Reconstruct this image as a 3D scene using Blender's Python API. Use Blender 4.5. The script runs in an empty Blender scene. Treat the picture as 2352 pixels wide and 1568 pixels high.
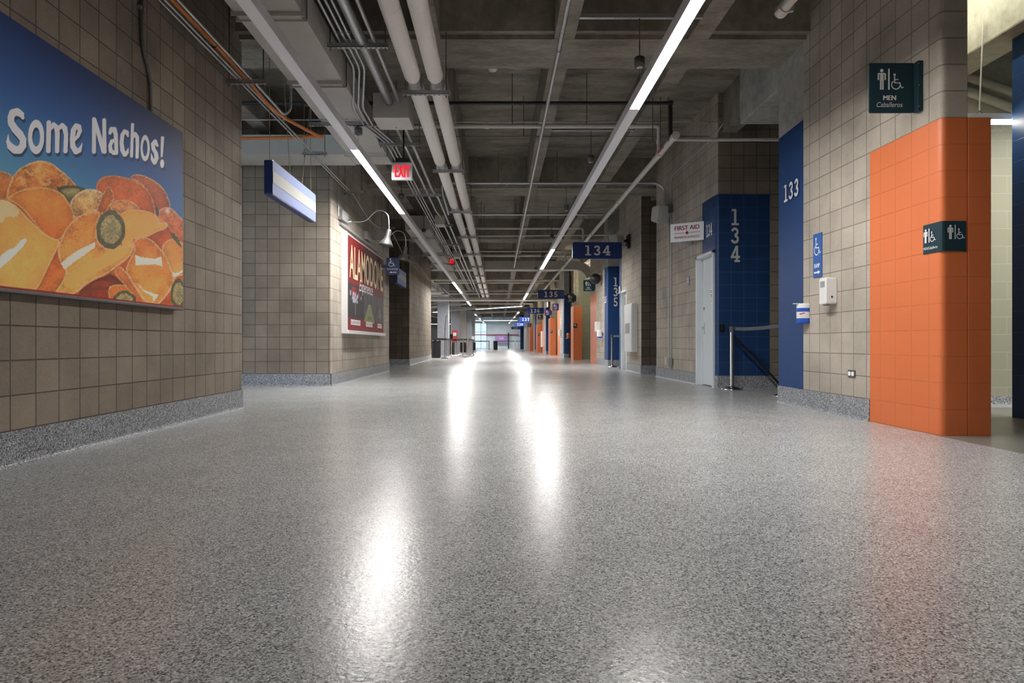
import bpy, bmesh, math, random
import numpy as np
from mathutils import Vector, Matrix
random.seed(7)
C = bpy.context.scene.collection
PI = math.pi
# ------------------------------------------------------------------ camera, world, exposure
F, VX, VY, EYE = 1455.0, 1145.0, 788.0, 0.71
cam_d = bpy.data.cameras.new('camera'); cam = bpy.data.objects.new('camera', cam_d); C.objects.link(cam)
cam.location = (0, 0, EYE); cam.rotation_euler = (PI/2, 0, 0)
cam_d.sensor_width = 36; cam_d.lens = 36*F/2352
cam_d.shift_x = (1176-VX)/2352; cam_d.shift_y = (VY-784)/2352
cam_d.clip_start = .05; cam_d.clip_end = 300
bpy.context.scene.camera = cam
sc = bpy.context.scene
sc.view_settings.view_transform = 'Standard'; sc.view_settings.look = 'None'
sc.view_settings.gamma = 1; sc.view_settings.use_curve_mapping = False
sc.view_settings.exposure = 2.95
w = bpy.data.worlds.new('world'); sc.world = w; w.use_nodes = True
bg = w.node_tree.nodes['Background']; bg.inputs[0].default_value = (.68, .83, 1, 1); bg.inputs[1].default_value = .5
LAMP = 19.0        # radiance of a lit diffuser

def at(px, py, Y):      # a measured point of the photograph at depth Y, in metres
    return Vector(((px-VX)*Y/F, Y, EYE+(VY-py)*Y/F))

# ------------------------------------------------------------------ materials
def lin(c): return tuple(((v/255)/12.92 if v/255 <= .04045 else ((v/255+.055)/1.055)**2.4) for v in c)
M = {}
def newmat(name, base=(.5,.5,.5), rough=.5, metal=0, spec=.5):
    m = bpy.data.materials.new(name); m.use_nodes = True
    b = m.node_tree.nodes['Principled BSDF']
    b.inputs['Base Color'].default_value = (*base, 1); b.inputs['Roughness'].default_value = rough
    b.inputs['Metallic'].default_value = metal; b.inputs['Specular IOR Level'].default_value = spec
    M[name] = m; return m, m.node_tree.nodes, m.node_tree.links, b
def node(N, t, **k):
    n = N.new(t)
    for a, v in k.items(): setattr(n, a, v)
    return n
def ramp(N, L, src, stops):
    r = N.new('ShaderNodeValToRGB'); e = r.color_ramp.elements
    while len(e) < len(stops): e.new(.5)
    for i, (p, c) in enumerate(stops):
        e[i].position = p; e[i].color = (*c, 1) if len(c) == 3 else c
    L.new(src, r.inputs[0]); return r
def noise(N, L, vec, scale, detail=4, rough=.55):
    n = N.new('ShaderNodeTexNoise'); n.inputs['Scale'].default_value = scale
    n.inputs['Detail'].default_value = detail; n.inputs['Roughness'].default_value = rough
    if vec is not None: L.new(vec, n.inputs['Vector'])
    return n
def mixc(N, L, a, b, fac, mode='MIX'):
    m = N.new('ShaderNodeMix'); m.data_type = 'RGBA'; m.blend_type = mode
    for s, v in ((0, fac), (6, a), (7, b)):
        if isinstance(v, (int, float)): m.inputs[s].default_value = v
        elif isinstance(v, tuple): m.inputs[s].default_value = (*v, 1)
        else: L.new(v, m.inputs[s])
    return m.outputs[2]

def block_mat(name, c1, c2, mortar, rough=.8, bw=.2032, off=0.0, ms=.0045, bump=.5, speck=.25, spec=.3, grain=.25, stain=.35):
    m, N, L, b = newmat(name, c1, rough, 0, spec)
    uv = N.new('ShaderNodeUVMap'); 
    br = N.new('ShaderNodeTexBrick'); br.offset = off; br.squash = 1
    L.new(uv.outputs[0], br.inputs['Vector'])
    for k, v in (('Scale', 1), ('Mortar Size', ms), ('Mortar Smooth', .3), ('Bias', 0), ('Brick Width', bw), ('Row Height', .2032)):
        br.inputs[k].default_value = v
    br.inputs['Color1'].default_value = (*c1, 1); br.inputs['Color2'].default_value = (*c2, 1); br.inputs['Mortar'].default_value = (*mortar, 1)
    geo = N.new('ShaderNodeNewGeometry')
    n1 = noise(N, L, geo.outputs['Position'], 220, 3, .7)
    r1 = ramp(N, L, n1.outputs['Fac'], [(.3, (1-speck,)*3), (.7, (1+speck,)*3)])
    n2 = noise(N, L, geo.outputs['Position'], 1.3, 5, .6)
    r2 = ramp(N, L, n2.outputs['Fac'], [(.3, (1-stain,)*3), (.62, (1.0,)*3)])
    col = mixc(N, L, br.outputs['Color'], r1.outputs[0], 1.0, 'MULTIPLY')
    col = mixc(N, L, col, r2.outputs[0], 1.0, 'MULTIPLY')
    L.new(col, b.inputs['Base Color'])
    inv = node(N, 'ShaderNodeMath', operation='MULTIPLY_ADD'); L.new(br.outputs['Fac'], inv.inputs[0]); inv.inputs[1].default_value = -1; inv.inputs[2].default_value = 1
    n3 = noise(N, L, geo.outputs['Position'], 90, 4, .7)
    ad = node(N, 'ShaderNodeMath', operation='MULTIPLY_ADD'); L.new(n3.outputs['Fac'], ad.inputs[0]); ad.inputs[1].default_value = grain; L.new(inv.outputs[0], ad.inputs[2])
    bp = N.new('ShaderNodeBump'); bp.inputs['Strength'].default_value = bump; bp.inputs['Distance'].default_value = .004
    L.new(ad.outputs[0], bp.inputs['Height']); L.new(bp.outputs[0], b.inputs['Normal'])
    return m
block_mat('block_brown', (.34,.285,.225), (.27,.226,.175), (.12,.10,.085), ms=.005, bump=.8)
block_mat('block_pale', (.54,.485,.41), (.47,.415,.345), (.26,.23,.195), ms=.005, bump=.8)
block_mat('block_shaded', (.16,.13,.10), (.12,.095,.07), (.05,.04,.03), ms=.006, bump=.8)  # darker block for camera-facing ends and recesses, their shade put into the colour
block_mat('paint_orange', (.74,.188,.058), (.72,.180,.055), (.66,.165,.05), rough=.42, speck=.04, spec=.5, bump=1.0, grain=.12, ms=.004, stain=.06)
block_mat('paint_blue', (.016,.055,.17), (.014,.050,.155), (.06,.12,.27), rough=.38, speck=.08, spec=.5, bump=.6, grain=.12, ms=.0035, stain=.1)
block_mat('paint_blue_running', (.016,.055,.17), (.014,.05,.155), (.03,.08,.2), rough=.38, bw=.4064, off=.5, speck=.05, bump=.8, grain=.12, stain=.1)
block_mat('paint_cream', (.33,.33,.245), (.315,.315,.23), (.42,.42,.33), rough=.5, bw=.4064, off=.5, speck=.03, bump=.6, grain=.08, stain=.05)

def concrete_mat(name, c, dark=.55, rough=.85, spec=.25, stretch=(1, 1, 1)):
    m, N, L, b = newmat(name, c, rough, 0, spec)
    geo = N.new('ShaderNodeNewGeometry'); mp = N.new('ShaderNodeMapping'); mp.inputs['Scale'].default_value = stretch
    L.new(geo.outputs['Position'], mp.inputs[0])
    n1 = noise(N, L, mp.outputs[0], 1.1, 8, .65); n2 = noise(N, L, mp.outputs[0], 9, 6, .7)
    r1 = ramp(N, L, n1.outputs['Fac'], [(.32, (dark,)*3), (.6, (1.1,)*3)])
    r2 = ramp(N, L, n2.outputs['Fac'], [(.25, (.72, .70, .66)), (.7, (1.15, 1.15, 1.15))])
    col = mixc(N, L, mixc(N, L, (c[0], c[1], c[2]), r1.outputs[0], 1.0, 'MULTIPLY'), r2.outputs[0], 1.0, 'MULTIPLY')
    L.new(col, b.inputs['Base Color'])
    bp = N.new('ShaderNodeBump'); bp.inputs['Strength'].default_value = .35; bp.inputs['Distance'].default_value = .01
    L.new(n2.outputs['Fac'], bp.inputs['Height']); L.new(bp.outputs[0], b.inputs['Normal'])
    return m
concrete_mat('concrete_ceiling', (.29,.268,.228), stretch=(1, 3, 1))
concrete_mat('concrete_column', (.42,.42,.40), .8)
concrete_mat('concrete_cream', (.46,.46,.38), .8)
concrete_mat('column_grey', (.36,.38,.42), .95, .6)
def paint_smooth(name, c, scuff, rough=.5):
    m, N, L, b = newmat(name, c, rough, 0, .35)
    geo = N.new('ShaderNodeNewGeometry'); mp = N.new('ShaderNodeMapping'); mp.inputs['Scale'].default_value = (1, 2.5, 1)
    L.new(geo.outputs['Position'], mp.inputs[0]); n = noise(N, L, mp.outputs[0], 14, 7, .75)
    r = ramp(N, L, n.outputs['Fac'], [(.60, (0, 0, 0)), (.74, (1, 1, 1))])
    L.new(mixc(N, L, c, scuff, r.outputs[0]), b.inputs['Base Color'])
paint_smooth('paint_blue_smooth', (.014,.055,.185), (.08,.15,.30))

def flake_mat(name, cols, rough, bumpd, scale=230, rvar=.08):
    m, N, L, b = newmat(name, (.4,.4,.4), rough, 0, .32)
    geo = N.new('ShaderNodeNewGeometry')
    v = N.new('ShaderNodeTexVoronoi'); v.inputs['Scale'].default_value = scale; L.new(geo.outputs['Position'], v.inputs['Vector'])
    sp = N.new('ShaderNodeSeparateColor'); L.new(v.outputs['Color'], sp.inputs[0])
    r = ramp(N, L, sp.outputs[0], cols); r.color_ramp.interpolation = 'CONSTANT'
    n1 = noise(N, L, geo.outputs['Position'], 2.2, 4, .6)
    r1 = ramp(N, L, n1.outputs['Fac'], [(.3, (.93,)*3), (.7, (1.05,)*3)])
    L.new(mixc(N, L, r.outputs[0], r1.outputs[0], 1.0, 'MULTIPLY'), b.inputs['Base Color'])
    n2 = noise(N, L, geo.outputs['Position'], 62, 3, .55)
    bp = N.new('ShaderNodeBump'); bp.inputs['Strength'].default_value = .30; bp.inputs['Distance'].default_value = bumpd
    L.new(n2.outputs['Fac'], bp.inputs['Height']); L.new(bp.outputs[0], b.inputs['Normal'])
    n3 = noise(N, L, geo.outputs['Position'], 1.1, 5, .65)
    mr = node(N, 'ShaderNodeMapRange'); mr.inputs[3].default_value = rough-rvar; mr.inputs[4].default_value = rough+rvar
    L.new(n3.outputs['Fac'], mr.inputs[0]); L.new(mr.outputs[0], b.inputs['Roughness'])
    return m
flake_mat('floor_flake', [(0, (.11,.11,.115)), (.13, (.27,.27,.275)), (.34, (.43,.43,.435)), (.68, (.57,.57,.575)), (.90, (.76,.76,.76))], .245, .0034, 230, .04)
flake_mat('base_flake', [(0, (.07,.08,.09)), (.22, (.20,.215,.235)), (.50, (.36,.375,.40)), (.8, (.56,.575,.60))], .4, .001, 160)
concrete_mat('floor_concrete', (.22,.22,.195), .8, .28, .5)

def simple(name, c, rough=.5, metal=0, spec=.5, var=.06, sc_=40):
    m, N, L, b = newmat(name, c, rough, metal, spec)
    geo = N.new('ShaderNodeTexCoord'); n = noise(N, L, geo.outputs['Object'], sc_, 4, .6)
    r = ramp(N, L, n.outputs['Fac'], [(.3, (1-var,)*3), (.7, (1+var,)*3)])
    L.new(mixc(N, L, c, r.outputs[0], 1.0, 'MULTIPLY'), b.inputs['Base Color']); return m
simple('pipe_white', (.82,.79,.74), .6, var=.03)
simple('duct_grey', (.52,.50,.46), .6, var=.05, sc_=6)
simple('galvanised', (.50,.51,.52), .38, .85, var=.2, sc_=60)
simple('shade_metal', (.11,.11,.105), .5, .6, var=.1, sc_=60)
simple('steel_dark', (.16,.155,.15), .5, .6, var=.15)
simple('chrome', (.75,.74,.73), .18, 1, var=.03)
simple('aluminium', (.84,.84,.86), .42, .35, var=.03)
simple('lens_off', (.88,.88,.92), .5, var=.01)
simple('black', (.015,.015,.017), .5, var=.2)
simple('black_gloss', (.012,.012,.014), .25, var=.2)
simple('white_plastic', (.78,.78,.76), .35, var=.02)
simple('grey_plastic', (.33,.33,.33), .5, var=.02)
simple('speaker_white', (.60,.59,.56), .6, var=.03)
simple('door_grey', (.74,.78,.80), .45, var=.03, sc_=3)
simple('pvc_white', (.60,.58,.53), .45, var=.06)
simple('orange_hose', (.62,.20,.045), .5, var=.12)
simple('sign_navy', (.014,.035,.15), .4, var=.02)
simple('sign_blue', (.03,.12,.42), .4, var=.02)
simple('sign_teal', (.004,.032,.046), .75, var=.03)
simple('sign_black', (.012,.022,.022), .4, var=.03)
simple('sign_purple', (.075,.03,.15), .4, var=.03)
simple('sign_pale', (.13,.17,.36), .7, var=.04)
simple('sign_cream', (.26,.26,.24), .7, var=.03)
simple('sign_letter', (.74,.74,.72), .5, var=.01)
simple('letter_white', (.92,.92,.93), .5, var=.01)
simple('letter_red', (.36,.012,.02), .5, var=.01)
simple('letter_tan', (.78,.62,.36), .5, var=.05)
simple('red', (.62,.045,.035), .5, var=.04)
simple('red_dark', (.30,.03,.06), .5, var=.04)
simple('tub_blue', (.02,.10,.55), .35, var=.04)
simple('tan_box', (.58,.53,.43), .5, var=.04)
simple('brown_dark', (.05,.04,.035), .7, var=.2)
simple('belt_grey', (.10,.11,.13), .6, var=.1)
simple('cord_yellow', (.30,.25,.12), .6, var=.1)
simple('glass_wall', (.68,.79,.85), .35, var=.08, sc_=1)
simple('banner_purple', (.40,.24,.52), .5, var=.25, sc_=2)
simple('navy_black', (.01,.018,.03), .5)
simple('yellow', (.75,.62,.08), .5)
def emit(name, c, s):
    m = bpy.data.materials.new(name); m.use_nodes = True; N = m.node_tree.nodes; L = m.node_tree.links
    N.remove(N['Principled BSDF']); e = N.new('ShaderNodeEmission'); e.inputs[0].default_value = (*c, 1); e.inputs[1].default_value = s
    L.new(e.outputs[0], N['Material Output'].inputs[0]); M[name] = m
emit('lamp_white', (1, .975, .94), LAMP); emit('lamp_tube', (1, .97, .82), 7.0)
emit('exit_red', (1, .02, .03), .16); emit('exit_glow', (1, .45, .45), .45); emit('sign_lit', (.10, .16, .60), .12); emit('sign_lit_letter', (.8, .85, 1), .18)
m_, N_, L_, b_ = newmat('glass', (.8,.9,1), .05); b_.inputs['Transmission Weight'].default_value = 1; b_.inputs['IOR'].default_value = 1.1
m_, N_, L_, b_ = newmat('glass_tinted', (.30,.33,.38), .12); b_.inputs['Transmission Weight'].default_value = 1; b_.inputs['IOR'].default_value = 1.1
def vcol_mat(name, rough=.45):
    m, N, L, b = newmat(name, (.5,.5,.5), rough)
    a = N.new('ShaderNodeVertexColor'); a.layer_name = 'Col'; L.new(a.outputs[0], b.inputs['Base Color'])
vcol_mat('print_gloss', .6)

# ------------------------------------------------------------------ mesh helpers
class MB:
    def __init__(s): s.v = []; s.f = []; s.m = []; s.sm = []; s.uv = []
    def face(s, pts, mat=0, smooth=False, uv=None):
        i = len(s.v); s.v += [tuple(p) for p in pts]; s.f.append(tuple(range(i, i+len(pts)))); s.m.append(mat); s.sm.append(smooth); s.uv.append(uv)
    def raw(s, vs, fs, mat=0, smooth=False):
        i = len(s.v); s.v += [tuple(p) for p in vs]
        for f in fs: s.f.append(tuple(i+k for k in f)); s.m.append(mat); s.sm.append(smooth); s.uv.append(None)
    def box(s, x0, x1, y0, y1, z0, z1, mat=0):
        x0, x1 = min(x0,x1), max(x0,x1); y0, y1 = min(y0,y1), max(y0,y1); z0, z1 = min(z0,z1), max(z0,z1)
        vs = [(x,y,z) for z in (z0,z1) for y in (y0,y1) for x in (x0,x1)]
        s.raw(vs, [(0,2,3,1),(4,5,7,6),(0,1,5,4),(2,6,7,3),(0,4,6,2),(1,3,7,5)], mat); return s
    def obox(s, c, ax, ay, az, mat=0):          # half-axis vectors
        c, ax, ay, az = map(Vector, (c, ax, ay, az))
        vs = [c+ax*i+ay*j+az*k for k in (-1,1) for j in (-1,1) for i in (-1,1)]
        s.raw(vs, [(0,2,3,1),(4,5,7,6),(0,1,5,4),(2,6,7,3),(0,4,6,2),(1,3,7,5)], mat); return s
    def rbox(s, x0, x1, y0, y1, z0, z1, r, axis='y', mat=0, n=5):   # box with rounded edges running along one axis
        a0, a1, b0, b1, c0, c1 = {'y': (x0,x1,z0,z1,y0,y1), 'x': (y0,y1,z0,z1,x0,x1), 'z': (x0,x1,y0,y1,z0,z1)}[axis]
        pts = []
        for cx, cy, s0 in ((a1-r,b1-r,0),(a0+r,b1-r,PI/2),(a0+r,b0+r,PI),(a1-r,b0+r,1.5*PI)):
            for i in range(n+1):
                t = s0+PI/2*i/n; pts.append((cx+r*math.cos(t), cy+r*math.sin(t)))
        P = lambda a, b, c: {'y': (a,c,b), 'x': (c,a,b), 'z': (a,b,c)}[axis]
        k = len(pts); vs = [P(a,b,c0) for a,b in pts]+[P(a,b,c1) for a,b in pts]
        s.raw(vs, [(i,(i+1)%k,k+(i+1)%k,k+i) for i in range(k)]+[tuple(range(k))[::-1], tuple(range(k,2*k))], mat); return s
    def tube(s, pts, r, n=10, mat=0, caps=True, closed=False):
        pts = [Vector(p) for p in pts]; rings = []; prev = None; m = len(pts)
        for i, p in enumerate(pts):
            a = pts[i-1] if i > 0 else p; b = pts[i+1] if i < m-1 else p
            t = (b-a).normalized()
            if prev is None:
                u = t.orthogonal().normalized()
            else:
                u = (prev-t*prev.dot(t)).normalized()
            prev = u; v = t.cross(u); rr = r[i] if isinstance(r, (list, tuple)) else r
            rings.append([p+(u*math.cos(2*PI*k/n)+v*math.sin(2*PI*k/n))*rr for k in range(n)])
        vs = [q for g in rings for q in g]
        s.raw(vs, [(i*n+k, i*n+(k+1)%n, (i+1)*n+(k+1)%n, (i+1)*n+k) for i in range(m-1) for k in range(n)], mat, True)
        if caps: s.raw(rings[0], [tuple(range(n))[::-1]], mat); s.raw(rings[-1], [tuple(range(n))], mat)
        return s
    def lathe(s, prof, c, n=24, mat=0, axis=None, smooth=True):    # prof [(r,h)], axis direction
        c = Vector(c); ax = Vector(axis or (0,0,1)).normalized(); u = ax.orthogonal().normalized(); v = ax.cross(u)
        vs = [c+ax*h+(u*math.cos(2*PI*k/n)+v*math.sin(2*PI*k/n))*max(r,1e-4) for r, h in prof for k in range(n)]
        s.raw(vs, [(i*n+k, i*n+(k+1)%n, (i+1)*n+(k+1)%n, (i+1)*n+k) for i in range(len(prof)-1) for k in range(n)], mat, smooth); return s
    def build(s, name, mats, parent=None, bevel=0):
        me = bpy.data.meshes.new(name); off = Vector(parent_loc(parent))
        me.from_pydata([tuple(Vector(p)-off) for p in s.v], [], s.f)
        mats = mats if isinstance(mats, (list, tuple)) else [mats]
        for q in mats: me.materials.append(M[q] if isinstance(q, str) else q)
        me.polygons.foreach_set('material_index', s.m); me.polygons.foreach_set('use_smooth', s.sm)
        uvl = me.uv_layers.new(name='UVMap'); co = []
        for f, uv in zip(s.f, s.uv):
            if uv: co += [c for q in uv for c in q]; continue
            P = [Vector(s.v[i]) for i in f]; nn = (P[1]-P[0]).cross(P[2]-P[0]); ax = max(range(3), key=lambda k: abs(nn[k]))
            for p in P: co += [(p.y, p.z), (p.x, p.z), (p.x, p.y)][ax]
        uvl.data.foreach_set('uv', co)
        o = bpy.data.objects.new(name, me); C.objects.link(o)
        if parent: o.parent = parent
        if bevel:
            b = o.modifiers.new('bevel', 'BEVEL'); b.width = bevel; b.segments = 2; b.limit_method = 'ANGLE'
        return o
def parent_loc(p):
    t = Vector((0,0,0))
    while p is not None: t += p.location; p = p.parent
    return t
def tag(o, label=None, cat=None, group=None, kind=None):
    for k, v in (('label', label), ('category', cat), ('group', group), ('kind', kind)):
        if v: o[k] = v
    return o
def thing(name, label, cat, loc=(0,0,0), group=None):
    o = bpy.data.objects.new(name, None); C.objects.link(o); o.location = loc; o.empty_display_size = .1
    return tag(o, label, cat, group)
def one(mb, name, mats, label, cat, group=None, bevel=0): return tag(mb.build(name, mats, None, bevel), label, cat, group)
def struct(mb, name, mats, bevel=0): return tag(mb.build(name, mats, None, bevel), kind='structure')

def text(s, org, right, up, height, mats, parent, name='lettering', width=None, bold=0, shear=0, align='CENTER', depth=.002, heavy=0):
    cu = bpy.data.curves.new('t', 'FONT'); cu.body = s; cu.size = 1; cu.offset = bold; cu.shear = shear; cu.align_x = 'CENTER'; cu.extrude = 0; cu.resolution_u = 4
    tmp = bpy.data.objects.new('t', cu); C.objects.link(tmp)
    dg = bpy.context.evaluated_depsgraph_get(); dg.update()
    me = bpy.data.meshes.new_from_object(tmp.evaluated_get(dg)); bpy.data.objects.remove(tmp)
    vs = [v.co.copy() for v in me.vertices]; fs = [tuple(p.vertices) for p in me.polygons]; bpy.data.meshes.remove(me)
    xs = [v.x for v in vs]; ys = [v.y for v in vs]; cx = (min(xs)+max(xs))/2; k = height/(max(ys)-min(ys)); y0 = min(ys)
    kx = k if width is None else width/(max(xs)-min(xs))
    right, up, org = Vector(right), Vector(up), Vector(org); n = right.cross(up)
    x0 = {'CENTER': cx, 'LEFT': min(xs), 'RIGHT': max(xs)}[align]
    mb = MB()
    for q in ([-1,-.5,0,.5,1] if heavy else [0]):
        mb.raw([org+right*((v.x-x0)*kx+q*heavy*height)+up*((v.y-y0)*k)+n*(depth+(q+1)*.0006) for v in vs], fs)
    return mb.build(name, mats, parent)

def ribbon(pts, w):                                                # flat stroke polygons in 2D
    out = []; n = len(pts); L, R = [], []
    for i, p in enumerate(pts):
        a = pts[max(i-1,0)]; b = pts[min(i+1,n-1)]; dx, dy = b[0]-a[0], b[1]-a[1]; d = math.hypot(dx,dy) or 1; nx, ny = -dy/d, dx/d
        L.append((p[0]+nx*w/2, p[1]+ny*w/2)); R.append((p[0]-nx*w/2, p[1]-ny*w/2))
    for i in range(n-1): out.append([L[i], R[i], R[i+1], L[i+1]])
    return out
def arc(cx, cy, r, a0, a1, n=14, ry=None):
    ry = ry or r; return [(cx+r*math.cos(math.radians(a0+(a1-a0)*i/n)), cy+ry*math.sin(math.radians(a0+(a1-a0)*i/n))) for i in range(n+1)]
def rect(x0, y0, x1, y1): return [[(x0,y0),(x1,y0),(x1,y1),(x0,y1)]]
T = .17
GL = {
 '1': rect(.27,0,.46,1)+rect(.10,.86,.28,1)+rect(.08,0,.66,.13),
 '3': ribbon(arc(.34,.73,.21,170,-80,16,.185)+arc(.34,.275,.235,80,-170,18,.195), T),
 '4': rect(.42,0,.60,1)+ribbon([(.47,.96),(.12,.33)], .16)+rect(.02,.24,.74,.38)+rect(.30,0,.74,.13),
 '5': rect(.12,.86,.62,1)+rect(.12,.50,.27,1)+ribbon([(.17,.54)]+arc(.34,.31,.22,120,-160,18,.23), T),
 '6': ribbon(arc(.36,.29,.215,0,360,24,.21), T)+ribbon([(.145,.30),(.15,.5),(.2,.7),(.30,.84),(.46,.91),(.56,.86)], T),
 '7': rect(.06,.85,.68,1)+rect(.06,.74,.2,1)+ribbon([(.60,.9),(.42,.5),(.30,.06)], .19)+rect(.16,0,.48,.12),
 '8': ribbon(arc(.36,.27,.215,0,360,24,.19), T)+ribbon(arc(.36,.735,.18,0,360,24,.175), T),
 '9': ribbon(arc(.36,.70,.215,0,360,24,.21), T)+ribbon([(.575,.70),(.57,.5),(.52,.3),(.42,.16),(.26,.09),(.16,.14)], T)}
def draw(polys, org, right, up, mb=None, depth=.003, mat=0):
    mb = mb or MB(); org, right, up = Vector(org), Vector(right), Vector(up); n = right.cross(up).normalized()*depth
    for i, p in enumerate(polys): mb.face([org+right*a+up*b+n*(1+.012*i) for a, b in p], mat)
    return mb
def number(s, org, right, up, h, mats, parent, gap=.80, vertical=False, name='number', wide=1.0, depth=.003):
    mb = MB(); right, up, org = Vector(right), Vector(up), Vector(org)
    for i, ch in enumerate(s):
        o = org+(-up*h*1.13*i if vertical else right*h*gap*wide*i)
        draw(GL[ch], o, right*h*wide, up*h, mb, depth)
    return mb.build(name, mats, parent)
def disc(cx, cy, r, n=20): return [[(cx+r*math.cos(2*PI*i/n), cy+r*math.sin(2*PI*i/n)) for i in range(n)]]
def wheelchair(): # unit box ~ .75 wide, 1 high
    return (disc(.22,.92,.075)+ribbon([(.22,.84),(.225,.42)], .075)+ribbon([(.22,.62),(.46,.62)], .06)+ribbon([(.20,.42),(.52,.42),(.66,.10),(.78,.16)], .065)
            + ribbon(arc(.30,.30,.265,125,395,22), .062))
def man(): # unit height 1, width .4
    return (disc(.2,.91,.085)+rect(.11,.42,.29,.80)+rect(.05,.78,.35,.80)+rect(0,.46,.075,.78)+rect(.325,.46,.40,.78)+rect(.11,0,.19,.44)+rect(.21,0,.29,.44)+rect(.03,.73,.37,.79))
def place2(polys, dx, dy, k): return [[(a*k+dx, b*k+dy) for a, b in p] for p in polys]

def prism(name, pts, bands, mats, z=None, u0=0, ue={}, matfn=None, rnd={}, voff=0, kind='structure'):
    """wall from a plan polygon; bands = z levels; mats list; matfn(edge, band)->index"""
    P, E = [], []
    n = len(pts)
    for i, p in enumerate(pts):
        if i in rnd:
            r = rnd[i]; a = Vector(pts[i-1]); b = Vector(pts[(i+1)%n]); c = Vector(p)
            d0 = (a-c).normalized(); d1 = (b-c).normalized(); q0 = c+d0*r; q1 = c+d1*r
            for k in range(7):
                t = k/6; P.append(q0*(1-t)**2+c*2*t*(1-t)+q1*t*t); E.append(i-1 if k < 3 else i)
            E[-1] = i
        else: P.append(Vector(p)); E.append(i)
    mb = MB(); k = len(P); u = u0; last = None
    for i in range(k):
        a, b = P[i], P[(i+1)%k]; e = E[i] % n
        if e != last and e in ue: u = ue[e]
        last = e; d = (b-a).length
        for j in range(len(bands)-1):
            z0, z1 = bands[j], bands[j+1]; mi = matfn(e, j) if matfn else 0
            mb.face([(a.x,a.y,z0),(b.x,b.y,z0),(b.x,b.y,z1),(a.x,a.y,z1)], mi, False, [(u,z0+voff),(u+d,z0+voff),(u+d,z1+voff),(u,z1+voff)])
        u += d
    mb.face([(p.x,p.y,bands[-1]) for p in P], 0)
    o = mb.build(name, mats)
    if kind: o['kind'] = kind
    return o
def baseboard(name, a, b, side, h=.2, t=.010):
    """side: +1 = the board stands on the left of a->b"""
    a, b = Vector((*a, 0)), Vector((*b, 0)); d = (b-a).normalized(); nrm = Vector((-d.y, d.x, 0))*side; up = Vector((0,0,1))
    sec = [(0,0),(t+.022,0),(t+.010,.006),(t+.003,.016),(t,.03),(t,h),(0,h)]
    mb = MB(); vs = [p+nrm*q+up*r for p in (a, b) for q, r in sec]; k = len(sec)
    mb.raw(vs, [(i,(i+1)%k,k+(i+1)%k,k+i) for i in range(k)]+[tuple(range(k)), tuple(range(k,2*k))])
    return struct(mb, name, 'base_flake')

# ------------------------------------------------------------------ floor, ceiling
H = 4.63                    # underside of slab
mb = MB(); mb.face([(-13,-14,0),(3.37,-14,0),(3.37,86,0),(-13,86,0)]); struct(mb, 'floor', 'floor_flake')
mb = MB(); mb.face([(3.37,-14,0),(9,-14,0),(9,7.0,0),(3.37,7.0,0)]); struct(mb, 'floor', 'floor_concrete')
mb = MB(); mb.face([(3.37,7.0,0),(9,7.0,0),(9,86,0),(3.37,86,0)]); struct(mb, 'floor', 'floor_flake')
mb = MB(); mb.box(-13,9,-14,86,H,H+.25)
JB = 4.01
for k in range(-8, 5):
    x = .715+1.455*k; mb.box(x-.11,x+.11,-14,86,JB,H+.01)
for k in range(-3, 12):
    y = 6.88+6.6*k; mb.box(-13,9,y,y+.73,JB-.002,H+.01); mb.box(-13,9,y-.08,y,JB+.05,H+.01)
struct(mb, 'ceiling', 'concrete_ceiling')
prism('wall_back', [(-13,-14.2),(9,-14.2),(9,-14),(-13,-14)], [0,H], ['block_brown'])

# ------------------------------------------------------------------ left walls
BR = ['block_brown']
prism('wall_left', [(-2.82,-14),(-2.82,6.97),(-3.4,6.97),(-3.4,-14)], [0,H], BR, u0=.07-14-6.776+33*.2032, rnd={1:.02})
baseboard('baseboard_left', (-2.82,-14), (-2.82,6.97), -1)
BX, BY = -2.78, 10.5
prism('wall_left_second', [(-9,BY),(BX,BY),(BX,16.1),(-9,16.1)], [0,H], ['block_brown','block_pale'], u0=.115, ue={1:.03}, rnd={1:.03}, matfn=lambda e, b: 1 if e == 1 else 0)  # corridor side takes the paler block, its light put into the colour
baseboard('baseboard_left_second', (-9,BY), (BX+.012,BY), -1); baseboard('baseboard_left_second_side', (BX,BY-.01), (BX,16.1), -1)
prism('wall_left_third', [(-9,20.4),(-2.87,20.4),(-2.95,27.7),(-9,27.7)], [0,H], ['block_shaded','block_brown'], ue={0:0}, rnd={1:.02}, matfn=lambda e, b: 1 if e == 1 else 0)
baseboard('baseboard_left_third', (-9,20.4), (-2.86,20.4), -1); baseboard('baseboard_left_third_side', (-2.87,20.39), (-2.95,27.7), -1)
prism('wall_left_alcove', [(-4.6,16.1),(-4.4,16.1),(-4.4,20.4),(-4.6,20.4)], [0,H], BR)
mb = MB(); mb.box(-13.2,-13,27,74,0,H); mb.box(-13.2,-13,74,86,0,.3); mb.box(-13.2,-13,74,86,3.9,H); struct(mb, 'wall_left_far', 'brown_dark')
mb = MB()
for k in range(7): mb.box(-13.12,-13.04,74+2*k-(k==6)*.1,74.08+2*k-(k==6)*.1,.3,3.9)
for z in (.3,2.1,3.84): mb.box(-13.12,-13.04,74,86,z,z+.06)
fr = struct(mb, 'window_added', 'aluminium'); MB().box(-13.09,-13.08,74,86,.3,3.9).build('pane', 'glass', fr)  # unseen window added to let daylight into the far end
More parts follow.
